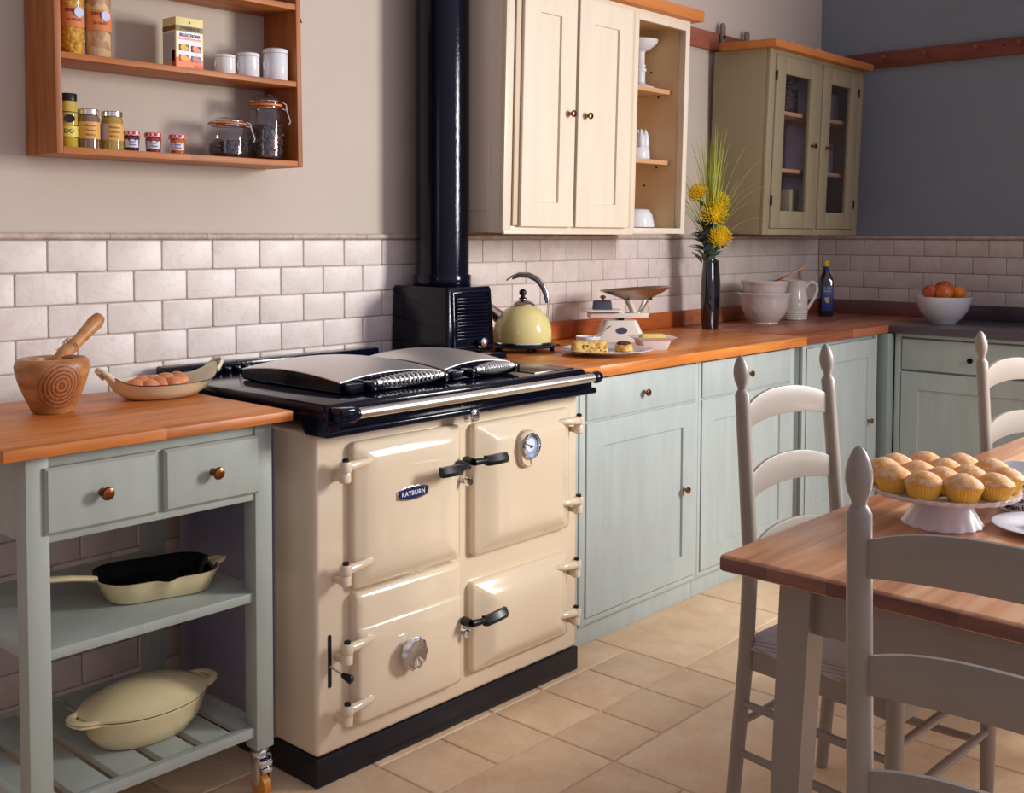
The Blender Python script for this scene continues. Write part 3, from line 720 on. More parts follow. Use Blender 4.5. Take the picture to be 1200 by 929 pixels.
def egg_dish():
    t = thing('gratin_dish', 'long shallow cream enamel dish with looped ends, holding brown eggs', 'dish', (1.478, 2.56, TT))
    cx, cy = 1.478, 2.560
    b = B(); seg = 64
    def ring(ax, ay, z, lift, e=0):
        lp = []
        for i in range(seg):
            a = 2*PI*i/seg; ca, sa = math.cos(a), math.sin(a)
            tip = abs(ca)**9
            x = ax*(ca)*(1+.10*tip*lift); y = ay*sa*(1-.12*abs(ca)**2)
            if lift and abs(ca) > .9: y += 0
            lp.append((cx+x, cy+y, z+.034*tip*lift))
        return lp
    L = [ring(.088, .058, TT+.001, 0), ring(.098, .068, TT+.003, 0), ring(.124, .090, TT+.020, .1), ring(.138, .101, TT+.036, .8), ring(.144, .106, TT+.041, 1), ring(.143, .105, TT+.0435, 1), ring(.139, .102, TT+.0425, 1), ring(.130, .094, TT+.034, .75), ring(.114, .082, TT+.020, .1), ring(.092, .062, TT+.009, 0), ring(.02, .02, TT+.007, 0)]
    b.loft(L)
    obj('bowl', b, M['dishcream'], t, ang=60)
    rm = B(); pts = ring(.1445, .1062, TT+.0424, 1); rm.tube(pts+[pts[0]], .0013, 6); obj('rim', rm, flat('dark_rim', (40,40,60), .3), t)
    for s in (-1, 1):
        h = B(); q = lambda u, v, w: (cx+s*u, cy+v, TT+w)
        h.tube([q(.142, -.030, .056), q(.156, -.026, .070), q(.168, -.017, .080), q(.174, 0, .084), q(.168, .017, .080), q(.156, .026, .070), q(.142, .030, .056)], [(.0035, .006)]*7, 10)
        obj('handle', h, M['dishcream'], t)
    # eggs
    def egg():
        b = B(); prof = []
        for k in range(17):
            a = PI*k/16; z = -math.cos(a); r = math.sin(a)*(1-.13*z); prof.append((r*.0215, z*.027))
        return b.lathe(prof, (0,0,0), 24)
    src = single('egg', egg(), M['eggs'], 'x', 'egg', 'brown eggs in the cream dish')
    spots = [(-.062,-.012,.041,80,20),(-.030,-.030,.039,85,120),(-.028,.018,.042,80,60),(.004,-.012,.040,88,10),(.010,.034,.041,80,150),(.034,.012,.046,70,45),(.040,-.026,.039,85,100),(.066,-.004,.041,80,75),(.078,.028,.044,75,20)]
    labs = ['brown egg nearest the mortar in the cream dish', 'brown egg in the front row, second along from the mortar', 'brown egg behind the second one from the mortar', 'brown egg at the front middle of the dish', 'brown egg against the far side of the dish, middle', 'brown egg riding highest in the middle of the heap', 'brown egg in the front row nearer the cooker', 'brown egg low at the cooker end of the dish', 'brown egg at the far cooker end of the dish, partly hidden']
    for i, (dx, dy, dz, tilt, az) in enumerate(spots):
        o = src if i == 0 else copy_tree(src)
        o.location = (cx+dx-.018, cy+dy, TT+dz-.008); o.rotation_euler = (R(tilt), 0, R(az)); o['label'] = labs[i]
egg_dish()

def grill_pan():
    t = thing('grill_pan', 'long cream cast-iron grill pan with a glossy black interior, on the middle shelf', 'pan', (1.355, 2.40, .502))
    rot = Matrix.Translation((1.340, 2.358, 0)) @ Matrix.Rotation(R(-15), 4, 'Z') @ Matrix.Scale(.94, 4, (1,0,0))
    z = .5025
    def ring(ax, ay, zz, k=0, pour=0):
        lp = rrect(-ax, ax, -ay, ay, min(ax, ay)*.72, 7); out = []
        for u, v in lp: out.append((u, v, zz))
        # densify long sides for spouts
        res = []
        for i in range(len(out)):
            a = Vector(out[i]); b_ = Vector(out[(i+1) % len(out)]); res.append(a)
            if i % 8 == 7:
                for q in range(1, 16): res.append(a.lerp(b_, q/16))
        if pour:
            for p in res:
                w = math.exp(-((p.x+.0)/.018)**2)
                if abs(p.y) > ay*.8: p.y += math.copysign(pour*w, p.y); p.z -= pour*.4*w
        return [tuple(rot @ p) for p in res]
    b = B(); b.loft([ring(.118, .070, z), ring(.126, .078, z+.004), ring(.142, .096, z+.040, 0, .006), ring(.149, .104, z+.054, 0, .010), ring(.146, .101, z+.0545, 0, .010)], True, False)
    obj('outer_body', b, M['castcream'], t, ang=60)
    b = B(); b.loft([ring(.1475, .1025, z+.0545, 0, .010), ring(.145, .100, z+.0535, 0, .010), ring(.136, .090, z+.030, 0, .004), ring(.120, .072, z+.012), ring(.05, .02, z+.011)], False, True)
    for k in range(11):
        x = -.10+k*.02; b.merge(_ridge(x, .065, z), rot)
    obj('cooking_surface', b, M['blackgloss'], t, label='glossy black ridged interior', ang=60)
    h = B(); P = [(-.142, 0, z+.050), (-.165, 0, z+.055), (-.20, 0, z+.061), (-.25, 0, z+.066), (-.272, 0, z+.066)]
    h.tube([tuple(rot @ Vector(p)) for p in P], [(.014, .007), (.011, .007), (.012, .007), (.015, .007), (.008, .004)], 16); obj('long_handle', h, M['castcream'], t)
    h = B(); h.tube([tuple(rot @ Vector(p)) for p in ((.142, -.022, z+.049), (.160, -.014, z+.052), (.172, 0, z+.053), (.160, .014, z+.052), (.142, .022, z+.049))], [(.008, .006)]*5, 12); h.tube([tuple(rot @ Vector(p)) for p in ((.14, 0, z+.050), (.168, 0, z+.053))], [(.018, .004), (.008, .004)], 12); obj('lug_handle', h, M['castcream'], t)
def _ridge(x, hw_, z):
    t = bmesh.new(); bmesh.ops.create_cube(t, size=1)
    for v in t.verts: v.co = (x+v.co.x*.005, v.co.y*2*hw_, z+.012+v.co.z*.006)
    return t
grill_pan()

def casserole():
    t = thing('casserole', 'oval cream cast-iron casserole with its lid on, on the slatted shelf', 'casserole', (1.315, 2.385, .176))
    rot = Matrix.Translation((1.305, 2.352, 0)) @ Matrix.Rotation(R(4), 4, 'Z') @ Matrix.Scale(1.10, 4, (1,0,0)) @ Matrix.Scale(1.10, 4, (0,1,0)); z = .1765
    seg = 72
    def ring(ax, ay, zz, lug=0):
        lp = []
        for i in range(seg):
            a = 2*PI*i/seg; ca, sa = math.cos(a), math.sin(a)
            x, y = ax*ca, ay*sa
            if lug:
                w = abs(ca)**10; x *= 1+lug*w; y = y if w < .3 else y+math.copysign(.012*w, sa) if abs(sa) > .02 else y
            lp.append(tuple(rot @ Vector((x, y, zz))))
        return lp
    b = B(); b.loft([ring(.100, .066, z), ring(.108, .074, z+.004), ring(.128, .090, z+.035), ring(.137, .098, z+.070), ring(.139, .100, z+.074, .02), ring(.139, .100, z+.0785, .02), ring(.125, .088, z+.0785), ring(.12, .084, z+.06)], True, True)
    obj('pot', b, M['castcream'], t, ang=50)
    b = B(); b.loft([ring(.1395, .1005, z+.0780), ring(.1395, .1005, z+.0815)], True, True); obj('lid_gap', b, flat('dark_seam', (30,26,22), .6), t, label='dark seam under the lid')
    b = B(); b.loft([ring(.140, .101, z+.0805, .03), ring(.141, .102, z+.086, .03), ring(.134, .095, z+.089, .02), ring(.120, .084, z+.098), ring(.095, .064, z+.112), ring(.060, .038, z+.122), ring(.02, .012, z+.126)], True, True)
    ld = obj('lid', b, M['castcream'], t, ang=50)
    for s in (-1, 1):
        h = B()
        for (zz, rr_) in ((z+.0835, (.011, .0045)), (z+.0755, (.010, .0042))):
            h.tube([tuple(rot @ Vector((s*u, v, zz+dz))) for u, v, dz in ((.118, -.040, 0), (.140, -.032, 0), (.156, -.024, .001), (.163, -.012, .002), (.164, 0, .002), (.163, .012, .002), (.156, .024, .001), (.140, .032, 0), (.118, .040, 0))], [rr_]*9, 10)
        obj('lug_handle', h, M['castcream'], t)
casserole()

# ================================================================== WALL SHELF AND ITS CONTENTS
def wall_shelf():
    t = thing('wall_shelf', 'open wooden wall shelf of reddish brown boards above the trolley', 'shelf', (1.655, 2.80, 1.547))
    xl, xr, zb, zt = 1.279, 2.030, 1.547, 2.16
    for x in (xl, xr-.017):
        obj('side_board', B().prism([(W-.001, zb), (2.698, zb), (2.708, zt), (W-.001, zt)], x, x+.017, 'yz', .0015), M['shelfwoodv'], t)
    for z0, z1, yf in ((zb, zb+.018, 2.699), (1.785, 1.801, 2.704), (2.012, 2.029, 2.707), (zt-.018, zt, 2.709)):
        obj('shelf_board', B().box(xl+.0175, xr-.0175, yf, W-.002, z0, z1, .0012), M['shelfwood'], t)
wall_shelf()
single('black_hook_rod', B().tube([(2.046, 2.75, 2.10), (2.046, 2.748, 2.05), (2.052, 2.746, 2.012), (2.060, 2.744, 1.985)], .0035, 8).box(2.0305, 2.048, 2.74, 2.76, 2.094, 2.106, .002), M['blackplastic'], 'thin black rod hanging off the outer side of the wall shelf', 'hook', loc=(2.04, 2.75, 2.10))
Z1 = zb1 = 1.5652; Z2 = 1.8012
def AF(x, y): return math.atan2(-y, -x)   # angle facing the camera standpoint

def tall_jar(x, y, r, h, fill, label, name, lidm=None):
    c = (x, y, Z2); t = thing(name, label, 'jar', c, 'tall food jars on the upper shelf')
    obj('glass_body', B().lathe([(r*.9, 0), (r, .004), (r, h-.03), (r*.9, h-.018), (r*.8, h-.012), (r*.8, h)], c, 40), M['glassthin'], t)
    obj('contents', B().lathe([(r*.86, .003), (r*.93, .006), (r*.93, h-.04), (r*.7, h-.035)], c, 40), fill, t)
    lb = B(); a = AF(x, y)+.25; band(lb, c, r*1.001, Z2+.070, Z2+.122, a-1.1, a+1.1); lo = obj('label', lb, flat('orange_label', (214,128,70), .6), t)
    l2 = B(); l2.lathe([(.013, 0), (.013, .0006)], (0, 0, 0), 24, axis='y'); l2.mtx(Matrix.Translation((x+math.cos(a+.35)*(r+.0012), y+math.sin(a+.35)*(r+.0012), Z2+.108)) @ Matrix.Rotation(a+.35+PI/2, 4, 'Z')); obj('label_badge', l2, flat('pale_blue_label', (190,196,224), .5), lo)
    tx = B()
    wrap_text(tx, 'SIBELL', .012, c, r+.0008, Z2+.112, a-.25, bold=True); wrap_text(tx, 'DI GIUSTI', .009, c, r+.0008, Z2+.088, a, bold=True)
    obj('label_lettering', tx, flat('dark_red_ink', (120,40,40), .6), lo, smooth=False)
    obj('cap', B().lathe([(r*.86, h-.001), (r*.88, h+.002), (r*.88, h+.018), (r*.8, h+.02)], c, 32), M['chrome'], t)
M['glassthin'] = thin_glass('jar_glass', (252,252,254), 1.3)
tall_jar(1.352, 2.760, .0295, .26, speckle('sweetcorn', (236,190,40), (216,160,30), (196,120,20), 120), 'tall glass jar of yellow sweetcorn beside the shelf end board', 'tall_jar')
tall_jar(1.422, 2.760, .0335, .26, speckle('pickled_garlic', (222,190,140), (206,164,110), (170,116,64), 42), 'tall glass jar of pale pickled garlic cloves', 'tall_jar')

def tea_box():
    x0, x1, y0, y1, z0, z1 = 1.631, 1.716, 2.732, 2.80, Z2, Z2+.140
    t = thing('tea_box', 'upright cream and orange tea carton with fruit pictures', 'box', (1.66, 2.765, Z2))
    obj('carton', B().box(x0, x1, y0, y1, z0, z1, .0012), flat('carton_cream', (238,222,150), .4), t)
    yf = y0-.0004; cx = (x0+x1)/2
    def panel(n, a, b_, c, d, m, k=0): return obj(n, B().box(a, b_, yf-.0003-k*.0003, yf+.0003, c, d, 0), m, t, smooth=False)
    panel('gold_band', x0+.001, x1-.001, z0+.102, z0+.117, flat('olive_gold', (128,96,24), .35))
    panel('white_panel', x0+.004, x1-.004, z0+.030, z0+.101, flat('panel_white', (236,232,236), .4))
    panel('orange_base', x0+.001, x1-.001, z0+.001, z0+.029, flat('panel_orange', (238,120,40), .4))
    panel('red_base', x0+.055, x1-.001, z0+.002, z0+.013, flat('panel_red', (214,40,32), .4), 1)
    panel('peach_line', x0+.007, x1-.006, z0+.079, z0+.084, flat('peach', (238,150,106), .4), 1)
    for i, (u, v, bg, f) in enumerate(((.024, .058, (60,140,50), (240,170,30)), (.061, .057, (120,50,140), (240,150,30)), (.024, .030, (220,100,30), (246,170,60)), (.061, .029, (40,150,180), (236,90,60)))):
        b = B().box(x0+u-.015, x0+u+.015, yf-.0012, yf, z0+v-.009, z0+v+.008, .0004); pic = obj('picture', b, flat('pic%d' % i, bg, .4), t)
        b = B(); b.lathe([(.0085, 0), (.0085, .0008)], (x0+u-.002, yf-.0012, z0+v), 16, axis='y', sx=1.1); b.lathe([(.0055, 0), (.0055, .0008)], (x0+u+.007, yf-.0014, z0+v-.003), 14, axis='y'); obj('fruit', b, flat('fruit%d' % i, f, .4), pic)
    b = B(); add_text(b, 'TWININGS', .0125, FRONT(cx, yf-.0008, z0+.1095), bold=True); obj('brand_lettering', b, flat('dark_gold_ink', (40,28,8), .4), t, smooth=False)
    b = B(); add_text(b, 'SELECTIONS', .0115, FRONT(cx, yf-.0012, z0+.091), bold=True); b.box(cx-.002, cx+.002, yf-.0008, yf, z0+.124, z0+.130, 0); obj('title_lettering', b, flat('navy_ink', (30,40,110), .4), t, smooth=False)
    # printed end
    xs = x0-.0004
    obj('side_print', B().box(xs-.0003, xs+.0005, y0+.006, y1-.006, z0+.02, z0+.098, 0), flat('side_grey', (196,190,190), .5), t, smooth=False)
    obj('side_band', B().box(xs-.0003, xs+.0005, y0+.001, y1-.001, z0+.104, z0+.117, 0), flat('olive_gold', (128,96,24)), t, smooth=False)
    obj('side_base', B().box(xs-.0003, xs+.0005, y0+.001, y0+.018, z0+.004, z0+.05, 0), flat('panel_red', (214,40,32)), t, smooth=False)
tea_box()

def canister(x, y, r, h, label):
    c = (x, y, Z2); t = thing('canister', label, 'canister', c, 'white lidded canisters')
    obj('pot', B().lathe([(r*.92, 0), (r*.98, .003), (r*.98, h*.80), (r*.94, h*.82)], c, 40), M['white'], t)
    obj('lid', B().lathe([(r*.96, h*.825), (r*1.01, h*.84), (r*1.01, h*.90), (r*.97, h*.945), (r*.8, h*.98), (r*.3, h), (.0001, h)], c, 40), M['white'], t)
    w = B(); w.tube([(x-r*.97, y, Z2+h*.30), (x-r*1.08, y, Z2+h*.34), (x-r*1.1, y, Z2+h*.5), (x-r*1.0, y, Z2+h*.62)], .0022, 8); obj('clip', w, M['white'], t)
canister(1.807, 2.765, .0295, .061, 'smallest white lidded canister, next to the tea carton')
canister(1.886, 2.765, .0325, .076, 'middle-sized white canister between the two others')
canister(1.974, 2.755, .0375, .098, 'tallest white canister, beside the shelf end board')

def food_jar(x, y, r, h, fill, lidm, label, name='food_jar', group=None, kind='plain'):
    c = (x, y, Z1); t = thing(name, label, 'jar', c, group); a = AF(x, y)
    obj('filled_glass', B().lathe([(r*.9, 0), (r, .003), (r, h*.78), (r*.9, h*.84), (r*.86, h*.86)], c, 36), fill, t)
    obj('lid', B().lathe([(r*.93, h*.865), (r*.96, h*.87), (r*.96, h*.985), (r*.9, h), (.0001, h)], c, 36), lidm, t)
    return t, c, a
olv = mat('mustard_glass', (196,170,60), .06, coat=1); brn = mat('chutney_glass', (120,88,70), .06, coat=1, var=.2, vs=30); gold = mat('piccalilli_glass', (170,140,40), .06, coat=1, var=.15, vs=30)
silver = M['steel']
t, c, a = food_jar(1.339, 2.762, .0235, .139, olv, M['blackplastic'], 'tall mustard-yellow jar with a black lid and black oval label')
b = B(); band(b, c, .0237, Z1+.028, Z1+.056, a-1.4, a+1.4); lb = obj('label', b, flat('yellow_label', (222,200,90), .5), t)
b = B(); band(b, c, .0239, Z1+.0555, Z1+.0575, a-1.4, a+1.4); band(b, c, .0239, Z1+.026, Z1+.028, a-1.4, a+1.4); band(b, c, .0239, Z1+.090, Z1+.092, a-1.4, a+1.4); wrap_text(b, 'OO', .016, c, .0241, Z1+.042, a+.1, bold=True); obj('label_lines', b, flat('black_ink', (20,20,26), .5), lb, smooth=False)
b = B(); b.lathe([(.0105, 0), (.0105, .0008)], (0,0,0), 24, axis='y', sx=1.3); b.mtx(Matrix.Translation((c[0]+math.cos(a+.15)*.0245, c[1]+math.sin(a+.15)*.0245, Z1+.074)) @ Matrix.Rotation(a+.15+PI/2, 4, 'Z')); obj('oval_label', b, flat('black_ink', (20,20,26)), t)
for x, fill, lab in ((1.393, brn, 'brown chutney jar with silver lid, beside the tall black-lidded jar'), (1.4585, gold, 'golden pickle jar with silver lid, beside the small jam jars')):
    t, c, a = food_jar(x, 2.762, .0285, .103, fill, silver, lab, group='silver-lidded jars')
    b = B(); band(b, c, .0287, Z1+.026, Z1+.070, a-1.5, a+1.5); lb = obj('label', b, flat('ochre_label', (216,166,84), .5), t)
    b = B()
    for k in range(3): wrap_text(b, ('Rhubarb', 'Chutney', 'PICKLE')[k], .0085, c, .0296, Z1+.060-k*.012, a+.25)
    obj('label_lettering', b, flat('label_brown', (150,84,40), .5), lb, smooth=False)
    if fill is gold:
        b = B(); band(b, c, .0291, Z1+.028, Z1+.068, a-1.3, a-.35); obj('side_label', b, flat('side_lilac', (190,176,190), .5), lb)

def gingham():
    m, nt, b = _new('gingham_lid'); b.inputs['Roughness'].default_value = .4
    tc = N(nt, 'ShaderNodeTexCoord'); ck = N(nt, 'ShaderNodeTexChecker'); ck.inputs['Scale'].default_value = 110; ck.inputs['Color1'].default_value = (*lin((206,30,40)),1); ck.inputs['Color2'].default_value = (*lin((232,190,196)),1)
    nt.links.new(tc.outputs['Object'], ck.inputs[0]); nt.links.new(ck.outputs[0], b.inputs['Base Color']); return m
M['gingham'] = gingham()
for x, colr, lab in ((1.513, (54,22,48), 'small dark berry jam jar with a red checked lid'), (1.577, (140,52,20), 'small amber-red jam jar with a red checked lid, between the other two'), (1.650, (190,100,20), 'small golden jam jar with a red checked lid, furthest from the pickles')):
    r, h = .0215, .056; c = (x, 2.762, Z1); t = thing('jam_jar', lab, 'jar', c, 'small jam jars'); a = AF(x, 2.76)
    def fac(a_, rr, z): return rr*(1+.02*math.cos(8*a_))
    obj('filled_glass', B().lathe([(r*.82, 0), (r*.88, .003), (r*1.0, h*.7), (r*.92, h*.76)], c, 48, fn=fac), mat('jam_%d' % colr[0], colr, .06, coat=1), t)
    obj('lid', B().lathe([(r*1.05, h*.77), (r*1.1, h*.78), (r*1.1, h*.96), (r*1.0, h), (.0001, h)], c, 36), M['gingham'], t)
    b = B(); band(b, c, r*.955, Z1+.012, Z1+.033, a-.95, a+1.0); lb = obj('label', b, flat('label_white', (214,212,226), .5), t)
    b = B(); wrap_text(b, 'Bonne', .0065, c, r*.995, Z1+.027, a+.1); wrap_text(b, 'Maman', .0065, c, r*.995, Z1+.019, a+.15); obj('label_lettering', b, flat('pen_ink', (70,70,110), .5), lb, smooth=False)

def clip_jar(x, y, r, h, fillh, label, seed):
    c = (x, y, Z1); t = thing('clip_top_jar', label, 'jar', c, 'clip-top glass jars')
    rn = r*.80
    prof = [(r*.90, 0), (r*.985, .006), (r, .014), (r, h*.60), (r*.97, h*.68), (rn*1.06, h*.76), (rn, h*.79), (rn, h*.83), (rn-.003, h*.83), (rn-.003, h*.78), (r-.005, h*.60), (r-.005, .012), (r*.5, .006), (.0001, .006)]
    obj('glass_body', B().lathe(prof, c, 48), M['glassthin'], t)
    obj('glass_lid', B().lathe([(rn*.6, h*.86), (rn*1.1, h*.865), (rn*1.12, h*.90), (rn*1.05, h*.94), (rn*.8, h*.965), (rn*.75, h), (rn*.3, h*.985), (.0001, h*.98)], c, 44), M['glassthin'], t)
    obj('rubber_seal', B().lathe([(rn*.9, h*.832), (rn*1.13, h*.832), (rn*1.13, h*.862), (rn*.9, h*.862)], c, 44), M['rubber'], t)
    # contents: individual lumps packed as stuff
    random.seed(seed); b = B(); b.lathe([(r*.80, .008), (r*.86, .016), (r*.86, fillh*.9), (r*.6, fillh)], c, 32)
    for k in range(90):
        a = random.uniform(0, 2*PI); zz = random.uniform(.015, fillh); rr = random.uniform(.80, .90)*r if zz < fillh*.9 else random.uniform(0, .8)*r
        b.sphere((x+rr*math.cos(a), y+rr*math.sin(a), Z1+zz), random.uniform(.004, .0055), 1.3, 1, .8, 8, 6)
    obj('contents', b, speckle('dried_fruit%d' % seed, (44,30,36), (28,20,28), (120,66,36) if seed > 2 else (60,36,36), 70, .4), t)
    w = B(); zc = Z1+h*.80; ri = rn*1.10
    w.tube([(x+ri*math.cos(2*PI*k/32), y+ri*math.sin(2*PI*k/32), zc) for k in range(33)], .0016, 6)
    zt = Z1+h*.90
    w.tube([(x+ri*1.02*math.cos(2*PI*k/32), y+ri*1.02*math.sin(2*PI*k/32), zt) for k in range(33)], .0016, 6)
    # clasp towards the +x side, hinge towards -x
    d = Vector((math.cos(R(-40)), math.sin(R(-40)), 0)); s = Vector((-d.y, d.x, 0)); cc = Vector((x, y, 0))
    for q in (-1, 1):
        w.tube([cc+d*ri*1.02+s*q*.008+Vector((0,0,zt)), cc+d*(ri+.012)+s*q*.008+Vector((0,0,zt-.006)), cc+d*(ri+.014)+s*q*.008+Vector((0,0,zc-.006)), cc+d*(ri+.024)+s*q*.006+Vector((0,0,zc-.036)), cc+d*(ri+.020)+s*q*.005+Vector((0,0,zc-.046))], .0016, 6)
    w.tube([cc+d*(ri+.020)-s*.005+Vector((0,0,zc-.046)), cc+d*(ri+.020)+s*.005+Vector((0,0,zc-.046))], .0016, 6)
    w.tube([cc+d*(ri)-s*.008+Vector((0,0,zc)), cc+d*(ri+.014)-s*.008+Vector((0,0,zc-.004)), cc+d*(ri+.014)+s*.008+Vector((0,0,zc-.004)), cc+d*(ri)+s*.008+Vector((0,0,zc))], .0016, 6)
    for q in (-1, 1): w.tube([cc-d*ri+s*q*.007+Vector((0,0,zc)), cc-d*(ri+.008)+s*q*.007+Vector((0,0,(zc+zt)/2)), cc-d*ri+s*q*.007+Vector((0,0,zt))], .0016, 6)
    obj('wire_clasp', w, M['chrome'], t)
clip_jar(1.818, 2.765, .056, .116, .050, 'squat clip-top glass jar of dark dried fruit with an orange seal', 2)
clip_jar(1.946, 2.765, .0535, .192, .105, 'tall clip-top glass jar of dried fruit with an orange seal', 3)

# ================================================================== CREAM WALL CABINET
def wall_cabinet():
    X0, XD, X1, YF, z0, z1 = 2.727, 3.462, 3.830, 2.545, 1.362, 2.225
    t = thing('wall_cabinet', 'cream painted wall cabinet with two panelled doors and an open shelf end', 'cabinet', (3.29, W, z0))
    b = B()
    b.box(X0, X0+.018, YF, W-.002, z0, z1, .001); b.box(XD-.009, XD+.009, YF+.002, W-.002, z0, z1, .001); b.box(X1-.018, X1, YF, W-.002, z0, z1, .001)
    b.box(X0+.018, X1-.018, YF+.004, W-.002, z0, z0+.018, .001); b.box(X0+.018, X1-.018, YF+.004, W-.002, z1-.018, z1, .001)
    obj('carcass', b, M['cream'], t)
    obj('inner_lining', B().box(XD+.0095, X1-.0185, W-.010, W-.003, z0+.0185, z1-.0185, 0).box(X1-.0225, X1-.0185, YF+.02, W-.011, z0+.0185, z1-.0185, 0).box(XD+.0095, X1-.023, YF+.02, W-.011, z1-.0225, z1-.0185, 0), M['creamin'], t, label='ochre lining of the open shelves', smooth=False)
    # face frame
    f = B(); yf = YF-.018
    f.box(X0, X0+.040, yf, YF, z0, z1, .001); f.box(XD-.018, XD+.016, yf, YF, z0, z1, .001); f.box(X1-.030, X1, yf, YF, z0, z1, .001)
    f.box(X0+.04, XD-.018, yf, YF, z0, z0+.024, .001); f.box(X0+.04, XD-.018, yf, YF, z1-.022, z1, .001)
    f.box(XD+.016, X1-.030, yf, YF, z0, z0+.022, .001); f.box(XD+.016, X1-.030, yf, YF, z1-.040, z1, .001)
    f.box(X0-.0, XD, yf-.006, yf, z0-.004, z0+.006, .001)
    obj('face_frame', f, M['cream'], t)
    obj('side_moulding', B().box(X0-.004, X0, YF+.05, W-.05, z0+.075, z1-.07, .0015), M['cream'], t)
    xm = 3.085; zd0, zd1 = z0+.022, z1-.020
    for a, c, kx in ((X0+.068, xm-.008, xm-.044), (xm+.008, XD-.050, xm+.052)):
        d = obj('door', shaker(a, c, zd0, zd1, yf-.020, .02, .085), M['cream'], t, ang=20)
        obj('door_knob', knob(kx, yf-.020, 1.786, .013, l=.028), M['copper'], d)
    # dark gaps beside the doors
    for ga, gc in ((X0+.042, X0+.066), (XD-.049, XD-.020)): obj('door_stop', B().box(ga, gc, yf-.008, yf+.001, z0+.026, z1-.024, 0), flat('door_stop_cream', (206,186,156), .6), t)
    for z in (1.652, 1.940): obj('shelf_board', B().box(XD+.0095, X1-.024, YF+.05, W-.012, z-.009, z+.009, .001), M['paleply'], t)
    s = B()
    for z in (1.625, 1.735, 1.915, 2.03, 1.56, 2.08): s.lathe([(.004, 0), (.004, .002)], (0,0,0), 10); 
    s = B()
    for z, y in ((1.635, 2.66), (1.56, 2.72), (1.925, 2.66), (2.03, 2.70)):
        s.box(X1-.0245, X1-.0215, y-.004, y+.004, z-.004, z+.004, .001)
    obj('shelf_peg', s, M['darkmetal'], t)
    obj('cornice', B().box(X0-.01, X1+.045, YF-.055, W-.004, z1+.001, z1+.046, .003), M['cornice'], t, label='orange-brown wooden top board')
    return t
cab = wall_cabinet()
zc = 1.381
def comport():
    c = (3.735, 2.69, 1.9495); t = thing('cake_stand', 'white footed comport on the top open shelf of the cream cabinet', 'cake stand', c)
    obj('foot', B().lathe([(.056, 0), (.060, .003), (.058, .008), (.044, .014), (.026, .022), (.022, .028)], c, 40), M['white'], t)
    obj('stem', B().lathe([(.021, .026), (.021, .070), (.026, .074), (.026, .082), (.020, .088), (.024, .096), (.019, .104), (.019, .150), (.024, .156)], c, 32), M['white'], t)
    obj('bowl', B().lathe([(.020, .154), (.040, .162), (.070, .186), (.074, .200), (.071, .201), (.060, .188), (.03, .172), (.0001, .170)], c, 40), M['white'], t)
comport()
def crown():
    c = (3.725, 2.69, 1.6615); t = thing('ceramic_mould', 'white fluted ceramic mould with pointed spires on the middle open shelf', 'mould', c)
    obj('base', B().lathe([(.048, 0), (.050, .004), (.048, .040), (.044, .046), (.038, .046)], c, 40), M['white'], t)
    for k in range(7):
        a = 2*PI*k/6; rr = .030 if k < 6 else 0
        obj('spire', B().lathe([(.012, .040), (.0165, .055), (.017, .075), (.014, .095), (.008, .112), (.002, .122)], (c[0]+rr*math.cos(a), c[1]+rr*math.sin(a), c[2]), 16), M['white'], t)
crown()
single('pudding_basin', B().lathe([(.075, 0), (.077, .006), (.068, .050), (.056, .070), (.048, .074), (.0001, .074)], (3.715, 2.69, zc), 40, fn=lambda a, r, z: r*(1+.015*math.cos(16*a))), M['white'], 'upturned white ribbed basin at the bottom of the open shelf end', 'basin', loc=(3.715, 2.69, zc))

# ================================================================== PEG RAILS
def peg_rails():
    t = thing('peg_rail', 'reddish wooden peg rail between the two wall cabinets', 'peg rail', (4.6, W, 2.24))
    obj('board', B().box(3.90, 5.66, W-.016, W+.005, 2.232, 2.318, .003), M['rail'], t)
    for x in (4.625, 4.850): obj('peg', B().lathe([(.006, 0), (.005, .012), (.009, .016), (.009, .021), (.004, .025)], (x, W-.016, 2.300), 16, axis='y'), M['darkmetal'], t)
    t = thing('peg_rail', 'reddish wooden peg rail along the blue-grey wall', 'peg rail', (XR, 1.6, 2.24))
    obj('board', B().box(XR-.014, XR+.005, -.8, 2.80, 2.246, 2.330, .003), M['raily'], t)
    for y in (2.485, 2.269, 2.009, 1.80): 
        b = B().lathe([(.011, 0), (.008, .02), (.008, .035), (.014, .048), (.013, .058), (.004, .064)], (0,0,0), 16); b.mtx(Matrix.Translation((XR-.014, y, 2.292)) @ Matrix.Rotation(R(-90), 4, 'Y')); obj('peg', b, M['raily'], t)
    b = B().lathe([(.006, 0), (.006, .002)], (0,0,0), 12); b.mtx(Matrix.Translation((XR-.014, 1.885, 2.298)) @ Matrix.Rotation(R(-90), 4, 'Y')); obj('screw_hole', b, M['darkmetal'], t)
    for x, lab in ((4.625, 'grey rounded wooden board hung on the peg rail, the taller one'), (4.850, 'grey rounded wooden board hung beside the glass-doored cabinet')):
        b = B(); h = .116 if x < 4.8 else .108
        pts = [(x-.018, 2.235), (x+.018, 2.235)]+[(x+.018*math.cos(R(k*15)), 2.235+h+.018*math.sin(R(k*15))) for k in range(13)]
        b.prism(pts, W-.032, W-.0195, 'xz', .002)
        single('hanging_board', b, mat('grey_wood%d' % int(x*100), (124,112,100), .6), lab, 'hanging board', 'boards hung on the rail', loc=(x, W-.025, 2.235))
peg_rails()

